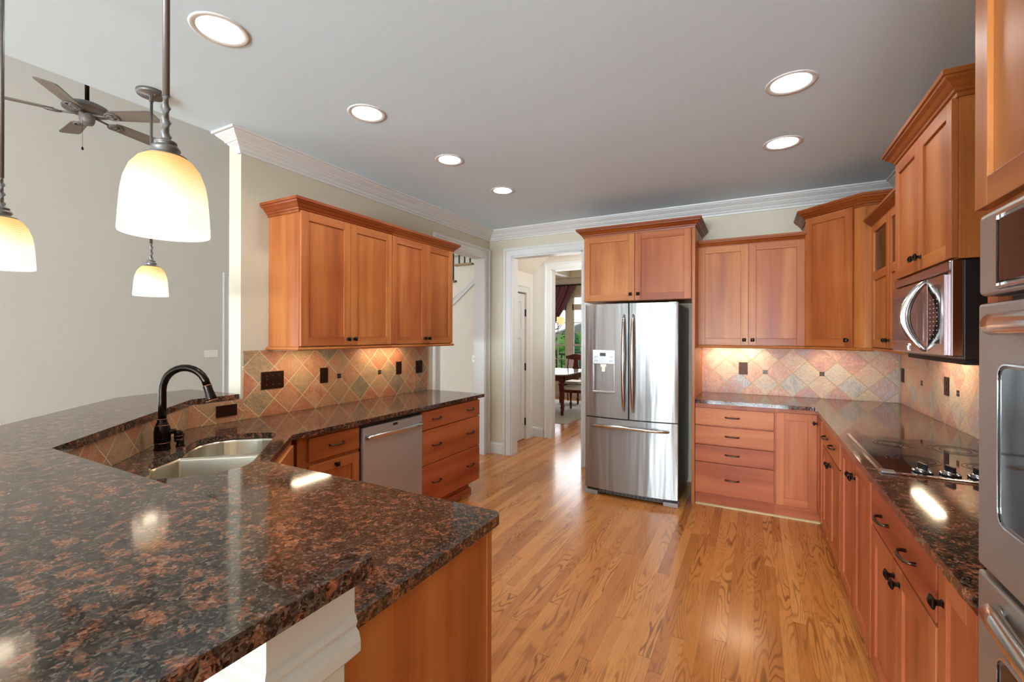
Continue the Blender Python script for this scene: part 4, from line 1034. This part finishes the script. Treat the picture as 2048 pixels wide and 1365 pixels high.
# curtain, gathered to the left, on a rod
cu = empty('curtain', (-4.3, 9.66, 0), 0, 'plum satin curtain swept to one side of the dining room window', 'curtain')
rings = []
nx = 60
for j in range(25):
    t_ = j/24; z = 2.60-1.25*t_; xr = -3.56-.80*t_**1.15; xl = -4.80+.28*t_
    if t_ > .9: pass
    rings.append([(xl+(xr-xl)*i/nx+4.3, .03*math.sin(i*1.25)*(1-.3*t_)+.02*math.sin(i*.5+t_*3), z) for i in range(nx+1)])
for j in range(1, 12):
    t_ = j/11; z = 1.35-1.30*t_; xr = -4.36+.12*t_; xl = -4.52-.25*t_
    rings.append([(xl+(xr-xl)*i/nx+4.3, .03*math.sin(i*1.25), z) for i in range(nx+1)])
m = MB(); k = nx+1; vs = [p for r_ in rings for p in r_]; m.add(vs, [(a*k+i, a*k+i+1, (a+1)*k+i+1, (a+1)*k+i) for a in range(len(rings)-1) for i in range(nx)], 0, True); o = m.build('drape', 'curtain', cu)
sm = o.modifiers.new('solid', 'SOLIDIFY'); sm.thickness = .004
m = MB(); m.tube([(-.6, 0, 2.615), (1.6, 0, 2.615)], .016, 10); m.build('rod', 'bronze', cu)
# rug
m = MB(); m.box(-4.9, -2.71, 6.92, 9.45, 0, .008); tag(m.build('area_rug', 'rug', bev=.003), 'pale grey patterned rug under the dining table', 'rug')
# table
tb = empty('dining_table', (-3.55, 8.25, .012), 0, 'dark wood dining table with a pale glossy top and twisted legs', 'table')
m = MB(); m.prism(rounded([(-.62, -.78), (.60, -.78), (.60, .66), (-.62, .66)], .20, 8), .725, .75); m.build('table_top', plain('table_top_gloss', '#8d8584', .12, 0, .7), tb, bev=.006)
m = MB(); m.box(-.5, .52, -.68, -.655, .62, .725); m.box(-.5, .52, .535, .56, .62, .725); m.box(-.52, -.5, -.68, .56, .62, .725); m.box(.50, .525, -.68, .56, .62, .725); m.build('apron', 'dining_wood', tb)
for sx, sy in ((-.48, -.64), (.485, -.66), (-.48, .52), (.485, .52)):
    m = MB(); m.box(-.04, .04, -.04, .04, .60, .725); m.lathe([(.02, 0), (.028, .01), (.03, .06), (.024, .10), (.036, .14), (.026, .16)], seg=14)
    rings = []
    for q in range(31):
        t_ = q/30; a = t_*PI*4; rr_ = .026+.012*t_
        rings.append([((rr_*(1+.16*math.cos(3*(g*2*PI/18-a))))*math.cos(g*2*PI/18), (rr_*(1+.16*math.cos(3*(g*2*PI/18-a))))*math.sin(g*2*PI/18), .16+.30*t_) for g in range(18)])
    m.loft(rings); m.lathe([(.038, .46), (.046, .48), (.03, .51), (.045, .55), (.03, .58), (.04, .60)], seg=14); m.build('leg', 'dining_wood', tb, (sx, sy, 0))
def chair(loc, rz, label):
    c = empty('dining_chair', loc, rz, label, 'chair', 'dining chairs')
    m = MB(); m.prism(rounded([(-.24, -.22), (.24, -.22), (.20, .22), (-.20, .22)], .04), .425, .475); m.build('seat', 'seat', c, bev=.018, seg=3)
    m = MB(); m.prism(rounded([(-.235, -.215), (.235, -.215), (.2, .22), (-.2, .22)], .03), .365, .425); m.build('seat_frame', 'dining_wood', c, bev=.004)
    for sx in (-1, 1):
        m = MB(); m.lathe([(.012, 0), (.02, .01), (.022, .08), (.03, .11), (.016, .13), (.022, .25), (.028, .33), (.022, .37)], (0, 0, 0), 12); m.build('leg', 'dining_wood', c, (.20*sx, -.18, 0))
        m = MB(); m.tube([(0, .05, 0), (0, .01, .25), (0, 0, .45), (0, .03, .75), (0, .09, 1.0)], [.016, .02, .022, .018, .016], 8); m.build('leg', 'dining_wood', c, (.19*sx, .20, 0))
    m = MB(); top = []
    for q in range(13):
        x = -.25+.5*q/12; h_ = .03*math.cos(PI*(x/.25)) if abs(x) < .25 else -.03
        top.append((x, 1.0+.02+h_*.8))
    botp = [(.25, .93), (.12, .915), (0, .90), (-.12, .915), (-.25, .93)]
    m.prism(botp[::-1] + top[::-1], .27, .295, axis='y'); m.build('crest_rail', 'dining_wood', c, bev=.006)
    m = MB(); m.prism([(-.07, .45), (.07, .45), (.055, .55), (.09, .68), (.06, .80), (.05, .92), (-.05, .92), (-.06, .80), (-.09, .68), (-.055, .55)], .235, .255, axis='y'); o = m.build('splat', 'dining_wood', c, bev=.004)
    return c
chair((-3.47, 9.16, .0125), 0, 'carved dining chair behind the table with its back toward the window')
chair((-3.02, 8.18, .0125), -PI/2, 'dining chair tucked in at the open side of the table')
chair((-3.62, 7.20, .0125), PI, 'dining chair at the near end of the table, mostly hidden by door casing')
# chandelier
ch = empty('chandelier', (-3.66, 8.43, 1.58), 0, 'chandelier with amber glass shades above the dining table', 'chandelier')
m = MB(); m.lathe([(0, .0), (.02, .01), (.03, .05), (.015, .09), (.02, .2), (.012, .3), (.012, 1.20), (.06, 1.2), (.06, 1.21)], seg=14); m.build('column', 'bronze', ch)
for k in range(5):
    a = R(-20+72*k); ca, sa = math.cos(a), math.sin(a)
    m = MB(); m.tube([(0, 0, .06), (.10*ca, .10*sa, .0), (.20*ca, .20*sa, .02), (.26*ca, .26*sa, .10)], .007, 8); ar = m.build('arm', 'bronze', ch)
    m = MB(); m.lathe([(.012, .10), (.035, .12), (.062, .17), (.068, .22), (.062, .25)], (.26*ca, .26*sa, 0), 20, cap=False); m.build('lamp_shade', 'amber', ar)
lamp('chandelier_glow', 'POINT', (0, 0, .35), 4, (1, .72, .40), .15, ch)

# ------------------------------------------------------------ outdoors beyond the dining room
m = MB(); m.box(-60, 40, 12.2, 120, -1.0, -.9); struct(m.build('ground_lawn', 'grassm'))
m = MB(); m.box(-9, 1, 9.9, 12.0, -.12, -.02); struct(m.build('floor_deck', simple_noise('deck_boards', '#7d6d5c', '#93836f', 8)))
dr = empty('deck_railing', (-9, 11.9, -.02), 0, 'dark wooden deck railing outside the dining room window', 'railing')
m = MB(); m.box(0, 9.5, 0, .05, .92, .97); m.box(0, 9.5, .01, .04, .10, .15); m.build('rail', 'deck', dr)
for k in range(62):
    m = MB(); m.box(.15*k+.1, .15*k+.135, .01, .045, 0 if k % 10 == 5 else .15, .92); m.build('baluster', 'deck', dr)
def tree(x, y, h_, r_, mat, lab, fir=False):
    o = empty('tree', (x, y, -.9), 0, lab, 'tree', 'trees beyond the deck')
    m = MB(); m.lathe([(.10, 0), (.07, h_*.6)], seg=8); m.build('trunk', 'bark', o)
    m = MB(); rnd_ = random.Random(int(x*100))
    for k in range(46):
        if fir: t_ = rnd_.random(); rr_ = r_*(1-t_)*.9; z = h_*(.12+.88*t_)
        else: t_ = rnd_.random(); rr_ = r_*math.sqrt(max(.05, 1-(2*t_-1)**2)); z = h_*(.25+.75*t_)
        a = rnd_.random()*6.28; q = rr_*math.sqrt(rnd_.random()); s_ = r_*(.20+.2*rnd_.random())
        vs = []; fs = []
        for i in range(5):
            for j in range(8):
                th = PI*(i+.5)/5; ph = 2*PI*j/8; w_ = s_*(.75+.5*rnd_.random()); vs.append((q*math.cos(a)+w_*math.sin(th)*math.cos(ph), q*math.sin(a)+w_*math.sin(th)*math.sin(ph), z+w_*math.cos(th)))
        for i in range(4):
            for j in range(8): fs.append((i*8+j, i*8+(j+1) % 8, (i+1)*8+(j+1) % 8, (i+1)*8+j))
        m.add(vs, fs, 0, False)
    m.build('crown', mat, o, fixn=False)
def at(u, d):   # a point on the line of sight through the opening, d metres ahead
    l = (u-1024)/898.14*d; c_, s_ = math.cos(.496), math.sin(.496)
    return (l*c_-d*s_, l*s_+d*c_)
for (u, d_, h_, r_, mt, fir, lab) in ((1106, 20, 2.0, .55, 'leaf', 0, 'leafy green tree at the left edge of the dining window view'), (1121, 24, 2.25, .75, 'leaf', 0, 'rounded green tree beside the window post'), (1131, 27, 2.5, .5, 'leaf2', 1, 'dark fir tree just left of the window post'),
        (1151, 26, 2.35, .55, 'leaf2', 1, 'bluish fir tree seen right of the window post'), (1162, 30, 2.4, .7, 'leaf', 0, 'green tree seen close to the refrigerator edge'), (1112, 16, 1.3, .6, 'leaf', 0, 'low bushy tree behind the deck railing')):
    x, y = at(u, d_); tree(x, y, h_, r_, mt, lab, fir)
hx, hy = at(1150, 60)
ho = empty('house', (hx, hy, -.9), .5, 'neighbouring house with a grey roof beyond the trees', 'house')
m = MB(); m.box(-3, 5, -2.5, 2.5, 0, 2.4); m.build('house_wall', 'siding', ho)
m = MB(); m.prism([(-3.3, 2.4), (5.3, 2.4), (1, 4.0)], -2.8, 2.8, axis='y'); m.build('roof', 'roof', ho)
for u, d_, lab in ((1149, 42, 'white car parked beyond the lawn nearest the window post'), (1163, 44, 'pale car parked beyond the lawn by the refrigerator edge')):
    x, y = at(u, d_); co_ = empty('car', (x, y, -.9), .5, lab, 'car', 'parked cars')
    m = MB(); m.prism(rounded([(-1.0, .25), (1.0, .25), (1.05, .7), (.55, .78), (.3, 1.15), (-.5, 1.18), (-.85, .8), (-1.05, .72)], .06), -.7, .7, axis='y'); m.build('car_body', 'carp', co_)
    m = MB(); m.box(-.45, .3, -.72, .72, .82, 1.08); m.build('car_window', 'black', co_)
    for sx in (-.62, .62):
        m = MB(); m.tube([(sx, -.72, .25), (sx, .72, .25)], .24, 14); m.build('wheel', 'black', co_)
